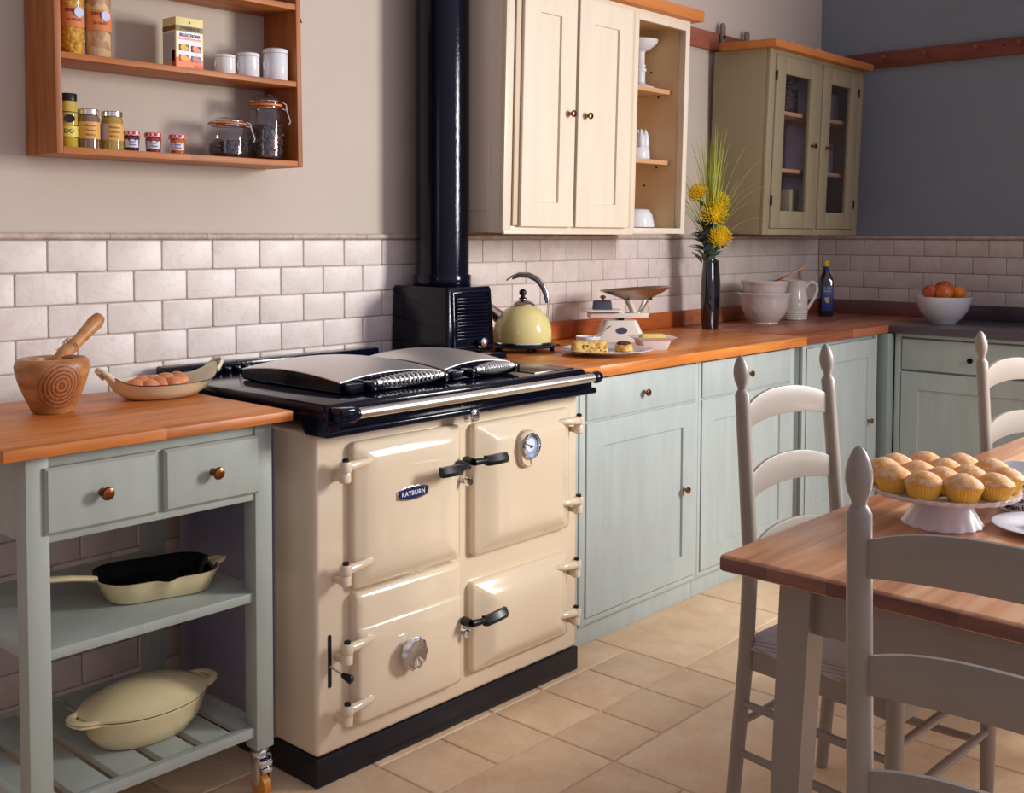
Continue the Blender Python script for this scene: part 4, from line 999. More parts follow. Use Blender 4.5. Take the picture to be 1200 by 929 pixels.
# ================================================================== GLASS CABINET
def glass_cabinet():
    X0, X1, YF, z0, z1 = 4.545, 5.535, 2.588, 1.362, 2.220
    t = thing('glazed_cabinet', 'olive painted wall cabinet with two glazed doors in the corner', 'cabinet', (5.17, W, z0))
    b = B(); b.box(X0, X0+.018, YF, W-.002, z0, z1, .001); b.box(X1-.018, X1, YF, W-.002, z0, z1, .001); b.box(X0+.018, X1-.018, YF, W-.002, z0, z0+.018, .001); b.box(X0+.018, X1-.018, YF, W-.002, z1-.018, z1, .001)
    obj('carcass', b, M['olive'], t)
    obj('back_panel', B().box(X0+.0185, X1-.0185, W-.008, W-.003, z0+.0185, z1-.0185, 0), M['olivein'], t, smooth=False)
    f = B(); yf = YF-.018; xm = 5.050
    for a, c in ((X0, X0+.055), (xm-.018, xm+.018), (X1-.055, X1)): f.box(a, c, yf, YF, z0, z1, .001)
    for a, c in ((X0+.055, xm-.018), (xm+.018, X1-.055)): f.box(a, c, yf, YF, z0, z0+.030, .001); f.box(a, c, yf, YF, z1-.02, z1, .001)
    obj('face_frame', f, M['olive'], t)
    for a, c, kx, hx in ((X0+.058, xm-.021, xm-.075, X0+.056), (xm+.021, X1-.070, xm+.080, X1-.068)):
        d = B(); y = yf-.006; zz0, zz1 = z0+.032, z1-.022; s = .088
        for (p, q, r_, v) in ((a, a+s, zz0, zz1), (c-s, c, zz0, zz1)): d.box(p, q, y, y+.02, r_, v, .0015)
        d.box(a+s, c-s, y, y+.02, zz0, zz0+.082, .0015); d.box(a+s, c-s, y, y+.02, zz1-.082, zz1, .0015)
        dr = obj('door', d, M['olive'], t)
        obj('glass_pane', B().box(a+s-.003, c-s+.003, y+.009, y+.012, zz0+.079, zz1-.079, 0), M['pane'], dr, smooth=False)
        obj('door_knob', knob(kx, y, 1.798, .013, l=.028), M['copper'], dr)
        h = B()
        for z in (z0+.16, z1-.12): h.lathe([(.004, -.022), (.0045, -.02), (.0045, .02), (.004, .022)], (hx, y-.002, z), 10)
        obj('hinge', h, M['darkmetal'], dr)
    for z in (1.671, 1.943): obj('shelf_board', B().box(X0+.0185, X1-.0185, YF+.02, W-.009, z-.009, z+.009, .001), M['paleply'], t)
    obj('cornice', B().box(X0-.03, X1+.02, YF-.060, W-.040, z1+.001, z1+.036, .004), M['cornice'], t, label='reddish wooden top board')
    for x in (4.70, 4.98): obj('cornice_stud', B().lathe([(.022, 0), (.022, .004), (.012, .012)], (x, YF-.03, z1+.0365), 14), M['cornice'], t)
    lids = [('storage_jar', (5.060, 2.735, 1.9345), 'glass'), ]
    c = (5.010, 2.690, 1.9525); j = thing('storage_jar', 'tall lidded glass jar behind the first glazed door, top shelf', 'jar', c)
    obj('glass_body', B().lathe([(.040, 0), (.043, .004), (.043, .135), (.036, .145), (.034, .150)], c, 32), M['glassthin'], j)
    obj('contents', B().lathe([(.036, .004), (.0385, .008), (.0385, .12), (.02, .122)], c, 24), speckle('pasta', (190,160,160), (120,90,90), (160,130,120), 90), j)
    obj('lid', B().lathe([(.038, .150), (.040, .152), (.040, .168), (.03, .172)], c, 32), M['steel'], j)
    single('tin_box', B().box(5.425, 5.485, 2.66, 2.73, 1.9525, 2.090, .003), mat('silver_foil', (206,206,216), .35, metal=.3, bump=.5, bs=40), 'silvery upright box behind the second glazed door, top shelf', 'box', loc=(5.47, 2.695, 1.9525))
    single('white_folder', B().box(5.405, 5.475, 2.680, 2.695, 1.6805, 1.83, .001), flat('folder_white', (206,208,226), .5), 'white card standing on the middle shelf behind the second glazed door', 'card', loc=(5.45, 2.687, 1.6805))
    single('cream_box', B().box(4.935, 5.025, 2.64, 2.70, z0+.0185, z0+.215, .002), flat('box_cream', (206,196,150), .5), 'plain cream box at the bottom behind the first glazed door', 'box', loc=(4.97, 2.705, z0+.0185))
    return t
gcab = glass_cabinet()

# ================================================================== BASE CABINETS, WORKTOPS
DF = 2.190   # door front plane
def base_unit(label, x0, x1, door=None, drawer=None, kick=True, knobside='r', panel_label=None):
    t = thing('base_cabinet', label, 'cabinet', ((x0+x1)/2, 2.5, 0), 'sage base cabinets')
    b = B(); b.box(x0, x1-.001, DF+.022, W-.02, .10, CT-.037, .001)
    obj('carcass', b, M['sage'], t)
    f = B(); yf = DF+.004; st = .018
    f.box(x0, door[0]-.004, yf, DF+.0215, .078, CT-.040, .001); f.box(door[1]+.004, x1-.001, yf, DF+.0215, .078, CT-.040, .001)
    f.box(door[0]-.004, door[1]+.004, yf, DF+.0215, .078, .096, .001)
    if drawer: f.box(door[0]-.004, door[1]+.004, yf+.004, DF+.0215, .738, .750, .001)
    obj('face_frame', f, M['sage'], t)
    dz1 = .738 if drawer else .868
    d = obj('door', shaker(door[0], door[1], .100, dz1, DF, .02, .082), M['sage'], t, ang=20)
    kx = door[1]-.075
    obj('door_knob', knob(kx, DF, .428 if drawer else .487, .013), M['brass'], d)
    if drawer:
        dd = obj('drawer', slab(door[0], door[1], .747, .880, DF, .02, .003), M['sage'], t)
        obj('drawer_knob', knob((door[0]+door[1])/2-.008, DF, .810, .013), M['brass'], dd)
    obj('kickboard', B().box(x0, x1-.001, DF+.028, DF+.044, 0, .0775, .001), M['sage'], t)
    return t
base_unit('sage cabinet with a drawer over a panelled door, next to the cooker', 2.735, 3.430, (2.768, 3.408), True)
base_unit('sage cabinet with a drawer over a panelled door, behind the ladder-back chair', 3.4305, 4.165, (3.452, 4.122), True)
base_unit('sage corner cabinet with one full-height panelled door', 4.235, 4.975, (4.268, 4.952), None)
single('filler_panel', B().box(2.646, 2.700, DF+.02, DF+.04, 0, CT-.04, .001).box(2.703, 2.733, DF+.008, DF+.03, 0, CT-.04, .002), M['sage'], 'narrow sage upright strip between the cooker and the cabinets', 'filler panel', loc=(2.69, DF+.02, 0))
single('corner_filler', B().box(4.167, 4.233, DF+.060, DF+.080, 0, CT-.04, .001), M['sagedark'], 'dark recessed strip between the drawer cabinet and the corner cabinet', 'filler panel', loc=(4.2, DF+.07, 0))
def right_unit():
    XF = 5.095
    t = thing('base_cabinet', 'sage cabinet with a drawer and wide door below the dark worktop', 'cabinet', (5.4, 1.7, 0), 'sage base cabinets')
    y1, y0 = 2.160, 1.280
    obj('carcass', B().box(XF+.022, XR-.02, y0, y1, .10, CT-.037, .001), M['sage'], t)
    f = B(); f.box(XF+.004, XF+.0215, y1-.030, y1, .078, CT-.040, .001); f.box(XF+.004, XF+.0215, y0, y0+.03, .078, CT-.040, .001); f.box(XF+.004, XF+.0215, y0+.03, y1-.03, .078, .096, .001); f.box(XF+.004, XF+.0215, y0+.03, y1-.03, .870, CT-.040, .001)
    obj('face_frame', f, M['sage'], t)
    b = B()
    def lp(a, x): return [(x, y1-.034-a, .100+a), (x, y0+.034+a, .100+a), (x, y0+.034+a, .706-a), (x, y1-.034-a, .706-a)]
    b.loft([lp(0, XF+.02), lp(0, XF+.0015), lp(.0015, XF), lp(.082, XF), lp(.084, XF+.008)]); obj('door', b, M['sage'], t, ang=20)
    d = obj('drawer', B().box(XF, XF+.02, y0+.034, y1-.034, .716, .862, .003), M['sage'], t)
    obj('drawer_knob', knob(XF, 1.800, .780, .013, out='-x'), M['darkmetal'], d)
    obj('kickboard', B().box(XF+.05, XF+.066, y0, y1, 0, .0775, .001), M['sage'], t)
    single('corner_post', B().box(5.030, 5.094, DF+.004-.03, DF+.03, .0, CT-.04, .002), mat('sage_post', (150,164,158), .5, var=.05), 'plain sage corner post where the two cabinet runs meet', 'filler panel', loc=(5.06, DF, 0))
    # unit beyond the frame edge carries on the worktop
right_unit()
YS = 2.165
w1 = B().box(2.650, 4.216, YS, W-.001, CT-.036, CT, .0025)
w1o = single('wooden_worktop', B().box(2.803, 4.216, YS, W-.001, CT-.036, CT, .0025).box(2.604, 2.805, YS, 2.555, CT-.036, CT, .0025), M['wtop'], 'orange-brown wooden worktop from the cooker to the seam', 'worktop', loc=(3.4, 2.5, CT-.036))
single('wooden_worktop', B().box(4.217, XR-.001, YS+.012, W-.001, CT-.036, CT, .0025), M['wtop2'], 'redder wooden worktop filling the corner under the bowls', 'worktop', loc=(4.9, 2.5, CT-.036))
single('dark_worktop', B().box(5.058, XR-.001, 1.0, YS+.011, CT-.036, CT, .0025), M['slate'], 'dark slate-coloured worktop along the blue-grey wall', 'worktop', loc=(5.4, 1.6, CT-.036))
single('wooden_upstand', B().box(2.803, 4.29, W-.022, W-.0065, CT+.0005, CT+.072, .002), M['upwood'], 'low wooden upstand behind the kettle and scales', 'upstand', loc=(3.5, W-.02, CT))
single('wooden_upstand', B().box(4.292, XR-.007, W-.022, W-.0065, CT+.0005, CT+.072, .002), M['wtop2'], 'low reddish upstand behind the vase and stacked bowls', 'upstand', loc=(5, W-.02, CT))
single('dark_upstand', B().box(XR-.022, XR-.0065, 2.21, W-.023, CT+.0005, CT+.074, .002), mat('plum_upstand', (128,88,84), .35), 'plum-brown upstand in the corner behind the bottle', 'upstand', loc=(XR-.015, 2.5, CT))
single('dark_upstand', B().box(XR-.022, XR-.0065, 1.0, 2.208, CT+.0005, CT+.074, .002), M['slate'], 'slate upstand behind the fruit bowl', 'upstand', loc=(XR-.015, 1.6, CT))

# ================================================================== THINGS ON THE WORKTOP
def kettle():
    cx, cy = 2.985, 2.665; zb = CT
    t = thing('trivet', 'round black footed trivet under the kettle', 'trivet', (cx, cy, zb))
    b = B(); b.lathe([(.100, .016), (.124, .017), (.126, .021), (.122, .025), (.100, .025)], (cx, cy, zb), 40)
    obj('ring', b, M['blackplastic'], t)
    for k in range(5):
        a = R(20+72*k); 
        obj('foot', B().lathe([(.007, 0), (.0085, .002), (.0085, .016)], (cx+.108*math.cos(a), cy+.108*math.sin(a), zb), 12), M['blackplastic'], t)
    for s in (-1, 1):
        d = Vector((.664, -.747, 0))*s; c = Vector((cx, cy, zb+.021)); n = Vector((-d.y, d.x, 0))
        obj('tab', B().tube([c+d*.118, c+d*.138], [(.012, .004), (.006, .003)], 10), M['blackplastic'], t)
    z = zb+.026; c = (cx, cy, z)
    k = thing('kettle', 'lemon-yellow enamel whistling kettle with a black ball knob', 'kettle', c)
    obj('base_ring', B().lathe([(.098, 0), (.106, .001), (.1075, .005), (.106, .009), (.10, .009)], c, 48), M['chrome'], k)
    prof = [(.1045, .008), (.1055, .012), (.1065, .030), (.106, .050), (.102, .070), (.094, .090), (.082, .108), (.066, .124), (.050, .135), (.042, .139), (.030, .141)]
    obj('body', B().lathe(prof, c, 64), M['lemon'], k)
    obj('lid', B().lathe([(.045, .1385), (.047, .140), (.045, .144), (.036, .152), (.022, .158), (.012, .160), (.011, .166), (.0001, .167)], c, 40), M['chrome'], k)
    obj('lid_knob', B().lathe([(.014, .162), (.015, .165), (.008, .170), (.008, .176)], c, 20).sphere((cx, cy, z+.186), .0135), M['blackplastic'], k)
    d = Vector((-.664, .747, 0)); c3 = Vector(c)   # spout towards picture left
    obj('spout', B().tube([c3+d*.070+Vector((0,0,.086)), c3+d*.098+Vector((0,0,.108)), c3+d*.132+Vector((0,0,.138))], [.029, .023, .018], 24), M['steel'], k)
    pts = []; rr = []
    hc = c3+Vector((0,0,.150))
    P = [(-.032, .137), (-.020, .148), (0, .156), (.028, .158), (.056, .150), (.082, .130), (.100, .100), (.106, .070), (.104, .050), (.098, .020)]
    e = -d
    P = [(-.060, .080), (-.042, .094), (-.014, .106), (.022, .106), (.054, .092), (.078, .066), (.090, .036), (.093, .006), (.092, -.030), (.088, -.060)]
    hp = [hc+e*u+Vector((0,0,v)) for u, v in P]
    h = obj('handle', B().tube(hp, [(.004, .003), (.008, .004), (.009, .004), (.009, .004), (.009, .004), (.009, .004), (.009, .004), (.008, .004), (.007, .004), (.006, .004)], 12), M['steel'], k)
    off = [Vector((0,0,-.004))]*3
    g = [hc+e*(u*.93+.0)+Vector((0,0,v-.008)) for u, v in P[1:8]]
    obj('handle_grip', B().tube(g, [(.006, .003), (.010, .007), (.011, .009), (.011, .009), (.011, .010), (.010, .008), (.006, .004)], 12), M['greyrubber'], h)
kettle()

def scales():
    cx, cy, z = 3.520, 2.625, CT
    t = thing('kitchen_scales', 'old cream balance scales with a steel pan', 'scales', (cx, cy, z))
    th = R(-42); rot = Matrix.Translation((cx, cy, 0)) @ Matrix.Rotation(th, 4, 'Z') 
    def L(pts, z): return [tuple(rot @ Vector((u, v, z))) for u, v in pts]
    b = B(); b.loft([L(rrect(-.110+i, .110-i, -.054+j, .054-j, .02, 4), z+h) for i, j, h in ((0, 0, 0), (0, 0, .006), (.022, .004, .034), (.038, .010, .070), (.044, .014, .084), (.048, .018, .086))])
    obj('base', b, M['scalecream'], t)
    def P(u, v, w): return tuple(rot @ Vector((u, v, w)))
    f = B(); tb = bmesh.new(); 
    f.lathe([(.017, 0), (.017, .002)], (0,0,0), 24, axis='y', sx=1.3, sy=.75); f.mtx(rot @ Matrix.Translation((.0, -.0495, z+.046)) @ Matrix.Rotation(R(-9), 4, 'X'))
    obj('oval_plate', f, flat('plate_dark', (60,66,96), .4), t)
    # beam
    f = B(); tm = B(); tm.box(-.125, .110, -.037, -.028, .094, .114, .003).box(-.125, .110, .028, .037, .094, .114, .003).box(-.014, .014, -.03, .03, .080, .120, .004).box(-.125, -.113, -.035, .035, .095, .112, .002).box(.098, .110, -.035, .035, .095, .112, .002)
    for x in (-.085, .070): tm.box(x-.007, x+.007, -.026, .026, .104, .118, .003)
    tm.mtx(rot @ Matrix.Translation((0, 0, z))); obj('beam', tm, M['scalecream'], t)
    d = B(); d.lathe([(.012, 0), (.012, .07)], (0,0,0), 18, axis='y'); d.mtx(rot @ Matrix.Translation((0, .035, z+.092))); obj('pivot', d, M['darkmetal'], t)
    p = B(); p.loft([[(-.160+u, v, zz) for u, v in rrect(.012+i, .165-i, -.055+i, .055-i, .02, 4)] for i, zz in ((.004, .118), (0, .120), (0, .127), (.003, .128))]); p.mtx(rot @ Matrix.Translation((0, 0, z))); obj('weight_platform', p, M['scalecream'], t)
    s = B()
    for a in (45, 135, 225, 315):
        q = R(a); s.tube([(.072+.022*math.cos(q), .022*math.sin(q), .116), (.072+.040*math.cos(q), .040*math.sin(q), .142), (.072+.062*math.cos(q), .055*math.sin(q), .172)], [.010, .008, .008], 10)
    s.mtx(rot @ Matrix.Translation((0, 0, z))); obj('pan_support', s, M['scalecream'], t)
    s = B()
    for a in (45, 135, 225, 315):
        q = R(a); s.sphere((.072+.062*math.cos(q), .055*math.sin(q), .172), .0085, u=12, v=8)
    s.mtx(rot @ Matrix.Translation((0, 0, z))); obj('rubber_stop', s, M['blackplastic'], t)
    n = B(); segs = 48
    def pr(ax, ay, zz, lip=0):
        out = []
        for k in range(segs):
            a = 2*PI*k/segs; ca, sa = math.cos(a), math.sin(a)
            e = 2.6
            r_ = (abs(ca)**e+abs(sa)**e)**(-1/e); out.append((.064+ax*ca*r_, ay*sa*r_, zz+lip*(ca+.3)*.010))
        return out
    n.loft([pr(.052, .048, .168), pr(.056, .052, .170), pr(.110, .085, .192, .5), pr(.140, .102, .206, 1), pr(.142, .104, .2075, 1), pr(.138, .100, .206, 1), pr(.108, .083, .194, .5), pr(.055, .050, .173), pr(.02, .02, .172)])
    n.mtx(rot @ Matrix.Translation((0, 0, z))); obj('weighing_pan', n, mat('pan_steel', (176,166,158), .36, metal=1), t, ang=60)
    # weights stand on the platform
    w = rot @ Vector((-.070, 0, z+.1285))
    wt = thing('scale_weight', 'blue-black square block weight with a brass knob, on the scales', 'weight', tuple(w))
    q = B(); q.loft([[(u, v, zz) for u, v in rrect(-.038+i, .038-i, -.026+i, .026-i, .005, 3)] for i, zz in ((0, 0), (.001, .002), (.004, .032), (.007, .034))]); q.mtx(Matrix.Translation(w) @ Matrix.Rotation(th, 4, 'Z')); obj('block', q, M['castgrey'], wt)
    q = B(); q.lathe([(.006, 0), (.005, .006), (.011, .010), (.012, .016), (.006, .020), (.0001, .021)], tuple(w+Vector((.004, 0, .034))), 20); obj('knob', q, M['brass'], wt)
scales()

def plates():
    c = (3.100, 2.365, CT); cx, cy, z = c
    prof = [(.085, 0), (.088, .002), (.110, .009), (.156, .018), (.1635, .0205), (.162, .022), (.154, .021), (.108, .012), (.085, .006), (.0001, .006)]
    single('dinner_plate', B().lathe(prof, c, 72), M['white'], 'large white plate of cake and scones on the worktop', 'plate', loc=c)
    zz = z+.0066
    cake = speckle('fruit_cake', (232,196,110), (224,182,96), (186,120,60), 70, .7)
    rot = Matrix.Translation((3.030, 2.390, zz)) @ Matrix.Rotation(R(-40), 4, 'Z')
    t = thing('cake_slice', 'big golden slab of fruit cake on the white plate', 'cake', (3.03, 2.390, zz))
    b = B(); b.loft([[tuple(rot @ Vector((u, v, h))) for u, v in rrect(-.060+i, .060-i, -.030+i, .030-i, .010, 4)] for i, h in ((.004, 0), (0, .004), (-.002, .022), (.001, .040), (.010, .045))]).jitter(.003, 60); obj('crumb', b, cake, t, ang=70)
    b = B(); random.seed(4)
    for k in range(11):
        u, v, h = random.uniform(-.055, .055), random.choice([-.031, -.031, .03]), random.uniform(.008, .036); b.sphere(tuple(rot @ Vector((u, v, h))), .0026, u=8, v=6)
    obj('currants', b, flat('currant', (90,40,30), .5), t)
    s = (3.180, 2.352, zz); t = thing('jam_scone', 'small cut scone topped with dark red jam', 'scone', s)
    obj('scone_base', B().lathe([(.028, 0), (.032, .003), (.033, .014), (.030, .022), (.024, .026), (.0001, .027)], s, 28).jitter(.0018, 80), cake, t)
    obj('jam', B().lathe([(.026, .024), (.028, .027), (.024, .032), (.014, .036), (.0001, .037)], s, 24).jitter(.002, 90), mat('dark_jam', (84,22,30), .15, coat=.5), t)
    # small white dish of cream with spoon behind the cake
    c = (3.225, 2.550, CT); t = thing('cream_pot', 'small round white dish behind the cake plate', 'dish', c)
    obj('bowl', B().lathe([(.030, 0), (.034, .002), (.044, .030), (.047, .044), (.045, .045), (.041, .034), (.0001, .032)], c, 40), M['white'], t)
    b = B(); b.tube([(3.235, 2.535, CT+.040), (3.265, 2.530, CT+.052), (3.300, 2.525, CT+.067), (3.322, 2.522, CT+.077)], [(.003, .002), (.003, .002), (.0045, .002), (.007, .002)], 10)
    b.sphere((3.222, 2.538, CT+.037), .014, 1.2, .8, .3, 16, 8)
    single('teaspoon', b, M['steel'], 'steel teaspoon resting in the small white dish', 'spoon', loc=(3.23, 2.535, CT+.035))
    c = (3.350, 2.345, CT); th = R(-38); rot = Matrix.Translation((c[0], c[1], CT)) @ Matrix.Rotation(th, 4, 'Z')
    b = B(); b.loft([[tuple(rot @ Vector((u, v, h))) for u, v in rrect(-x, x, -y, y, .014, 4)] for x, y, h in ((.048, .034, 0), (.050, .036, .002), (.062, .046, .036), (.080, .062, .046), (.083, .064, .048), (.079, .061, .049), (.060, .044, .041), (.052, .036, .030), (.02, .02, .029))])
    single('rectangular_dish', b, M['white'], 'white oblong dish with flared rim holding butter', 'dish', loc=c)
    w = rot @ Vector((0, 0, .0295)); b = B(); b.loft([[tuple(rot @ Vector((u, v, .0295+h))) for u, v in rrect(-.046+i, .046-i, -.028+i, .028-i, .006, 3)] for i, h in ((0, 0), (0, .022), (.005, .027))]).jitter(.002, 50)
    single('butter_block', b, mat('butter', (238,212,96), .4, var=.06, vs=30, sss=.1), 'yellow block of butter in the white oblong dish', 'butter', loc=tuple(w))
plates()

def flowers():
    c = (4.262, 2.668, CT); cx, cy, z = c
    b = B(); seg = 48; loops = []
    for r_, h in ((.039, 0), (.044, .004), (.051, .06), (.0545, .13), (.0540, .19), (.050, .24), (.045, .275), (.043, .30), (.039, .30), (.039, .285), (.033, .20), (.001, .18)):
        lp = []
        for k in range(seg):
            a = 2*PI*k/seg; hz = h
            if h > .25: hz = h+(.018*(-math.cos(a+R(-48+180))*-1))
            lp.append((cx+r_*math.cos(a), cy+r_*.75*math.sin(a), z+hz))
        loops.append(lp)
    b.loft(loops); single('vase', b, M['vase'], 'tall black glass vase holding the yellow flowers', 'vase', loc=c)
    gold = mat('flower_yellow', (252,216,30), .5, var=.15, vs=60); orange = mat('flower_orange', (236,150,20), .5); leafm = mat('leaf_dark', (92,116,112), .5, var=.25, vs=20); stem = mat('stem_green', (120,140,70), .5); grassm = mat('grass_lime', (184,196,70), .5, var=.25, vs=9)
    V = Vector; up = V((cx, cy, z+.27))
    # camera-facing side of the bouquet for lean directions
    Rt = V((.664, -.747, 0)); Fw = V((.747, .664, 0))
    def at(r_, f, h): return V((cx, cy, 0))+Rt*r_+Fw*f+V((0, 0, z+h))
    heads = [(.030, -.050, .412, 'lowest yellow pincushion flower, just above the vase', 0.1, 1.3), (.002, -.045, .515, 'yellow pincushion flower in the middle of the bouquet, second from the bottom', -.1, 1.42), (-.058, .0, .612, 'orange-tipped pincushion flower leaning over beside the open cabinet', -.7, 1.1), (.026, .000, .568, 'yellow pincushion flower highest on the side towards the glazed cabinet', .2, 1.3)]
    random.seed(11)
    for i, (r_, f, h, lab, lean, sz) in enumerate(heads):
        p = at(r_, f, h); t = thing('pincushion_flower', lab, 'flower', tuple(p), 'yellow pincushion flowers')
        ax = (V((0,0,1))*.75+Rt*lean*.9+Fw*(-.6)).normalized()
        obj('flower_head', B().sphere(tuple(p), .020*sz, u=16, v=10), orange if i == 2 else gold, t)
        b = B(); q = ax.to_track_quat('Z', 'Y')
        for k in range(110):
            a = 2*PI*k*.618; e = math.acos(1-1.55*(k+.5)/110)
            d = q @ V((math.sin(e)*math.cos(a), math.sin(e)*math.sin(a), math.cos(e)))
            r0, r1 = .018*sz, random.uniform(.040, .047)*sz
            curl = (ax-d*ax.dot(d))
            m_ = p+d*(r0+(r1-r0)*.6)+curl*.002; en = p+d*r1*.96+curl*.012*sz
            b.tube([p+d*r0*.8, m_, en], [.0019, .0016, .0022], 5)
        obj('petals', b, gold, t)
        stp = [p, p.lerp(up, .5)+V((0,0,-.01)), up, V((cx, cy, z+.20))]
        obj('stem', B().tube(stp, .004, 8), stem, t)
    # foliage
    b = B()
    def leaf(base, d, L, w):
        d = d.normalized(); s = d.cross(V((0,0,1))); s = s.normalized() if s.length > .1 else V((1,0,0)); n = s.cross(d)
        rows = []
        for k in range(8):
            u = k/7; ww = w*math.sin(PI*(u**.8))*(1 if k % 2 else .8)+.0006
            m_ = base+d*L*u+V((0,0,-.2*L*u*u))
            rows.append([m_-s*ww+n*ww*.3, m_, m_+s*ww+n*ww*.3])
        b.loft(rows, False, False, closed=False)
    random.seed(5)
    for k in range(110):
        h = random.triangular(.27, .58, .36); a = random.uniform(0, 2*PI); r_ = random.uniform(.0, .03)
        base = at(-.012+r_*math.cos(a), r_*math.sin(a), h); d = V((math.cos(a)*.7, math.sin(a)*.7, random.uniform(.2, 1.0)))
        leaf(base, d, random.uniform(.06, .105), random.uniform(.015, .022))
    for s_ in ((-.03, .0, .44), (-.02, .01, .50), (.0, .01, .52), (-.035, -.01, .34)):
        b.tube([V((cx, cy, z+.24)), at(s_[0]*.6, s_[1], s_[2]*.75), at(*s_)], .0025, 6)
    fo = single('eucalyptus_spray', b, leafm, 'dark blue-green leafy sprays around the flowers in the vase', 'foliage', loc=tuple(at(0, 0, .24)))
    b = B(); random.seed(9)
    for k in range(80):
        base = at(random.uniform(-.012, .012), random.uniform(-.01, .01), .28)
        s_ = random.gauss(0, 1); L = random.uniform(.28, .50); sp = .045*s_*1.0
        if k % 5 == 0: sp = random.choice([-1, 1])*random.uniform(.10, .19)
        lean = Rt*sp+Fw*random.uniform(-.05, .03)
        pts = []
        for q in range(8):
            u = q/7; droop = abs(sp)*1.1*max(0, u-.4)**2*1.6
            pts.append(base+lean*(u**1.6)*1.6+V((0,0,L*1.3*(u-.0)-droop*1.4 if True else 0)))
        b.tube(pts, [(.0024, .0010)]*4+[(.0020, .0008)]*2+[(.0014, .0006), (.0004, .0003)], 5)
    go = single('ornamental_grass', b, grassm, 'fine lime-green grass blades fanning above the flowers', 'grass', loc=tuple(at(0, 0, .28))); go['kind'] = 'stuff'
flowers()

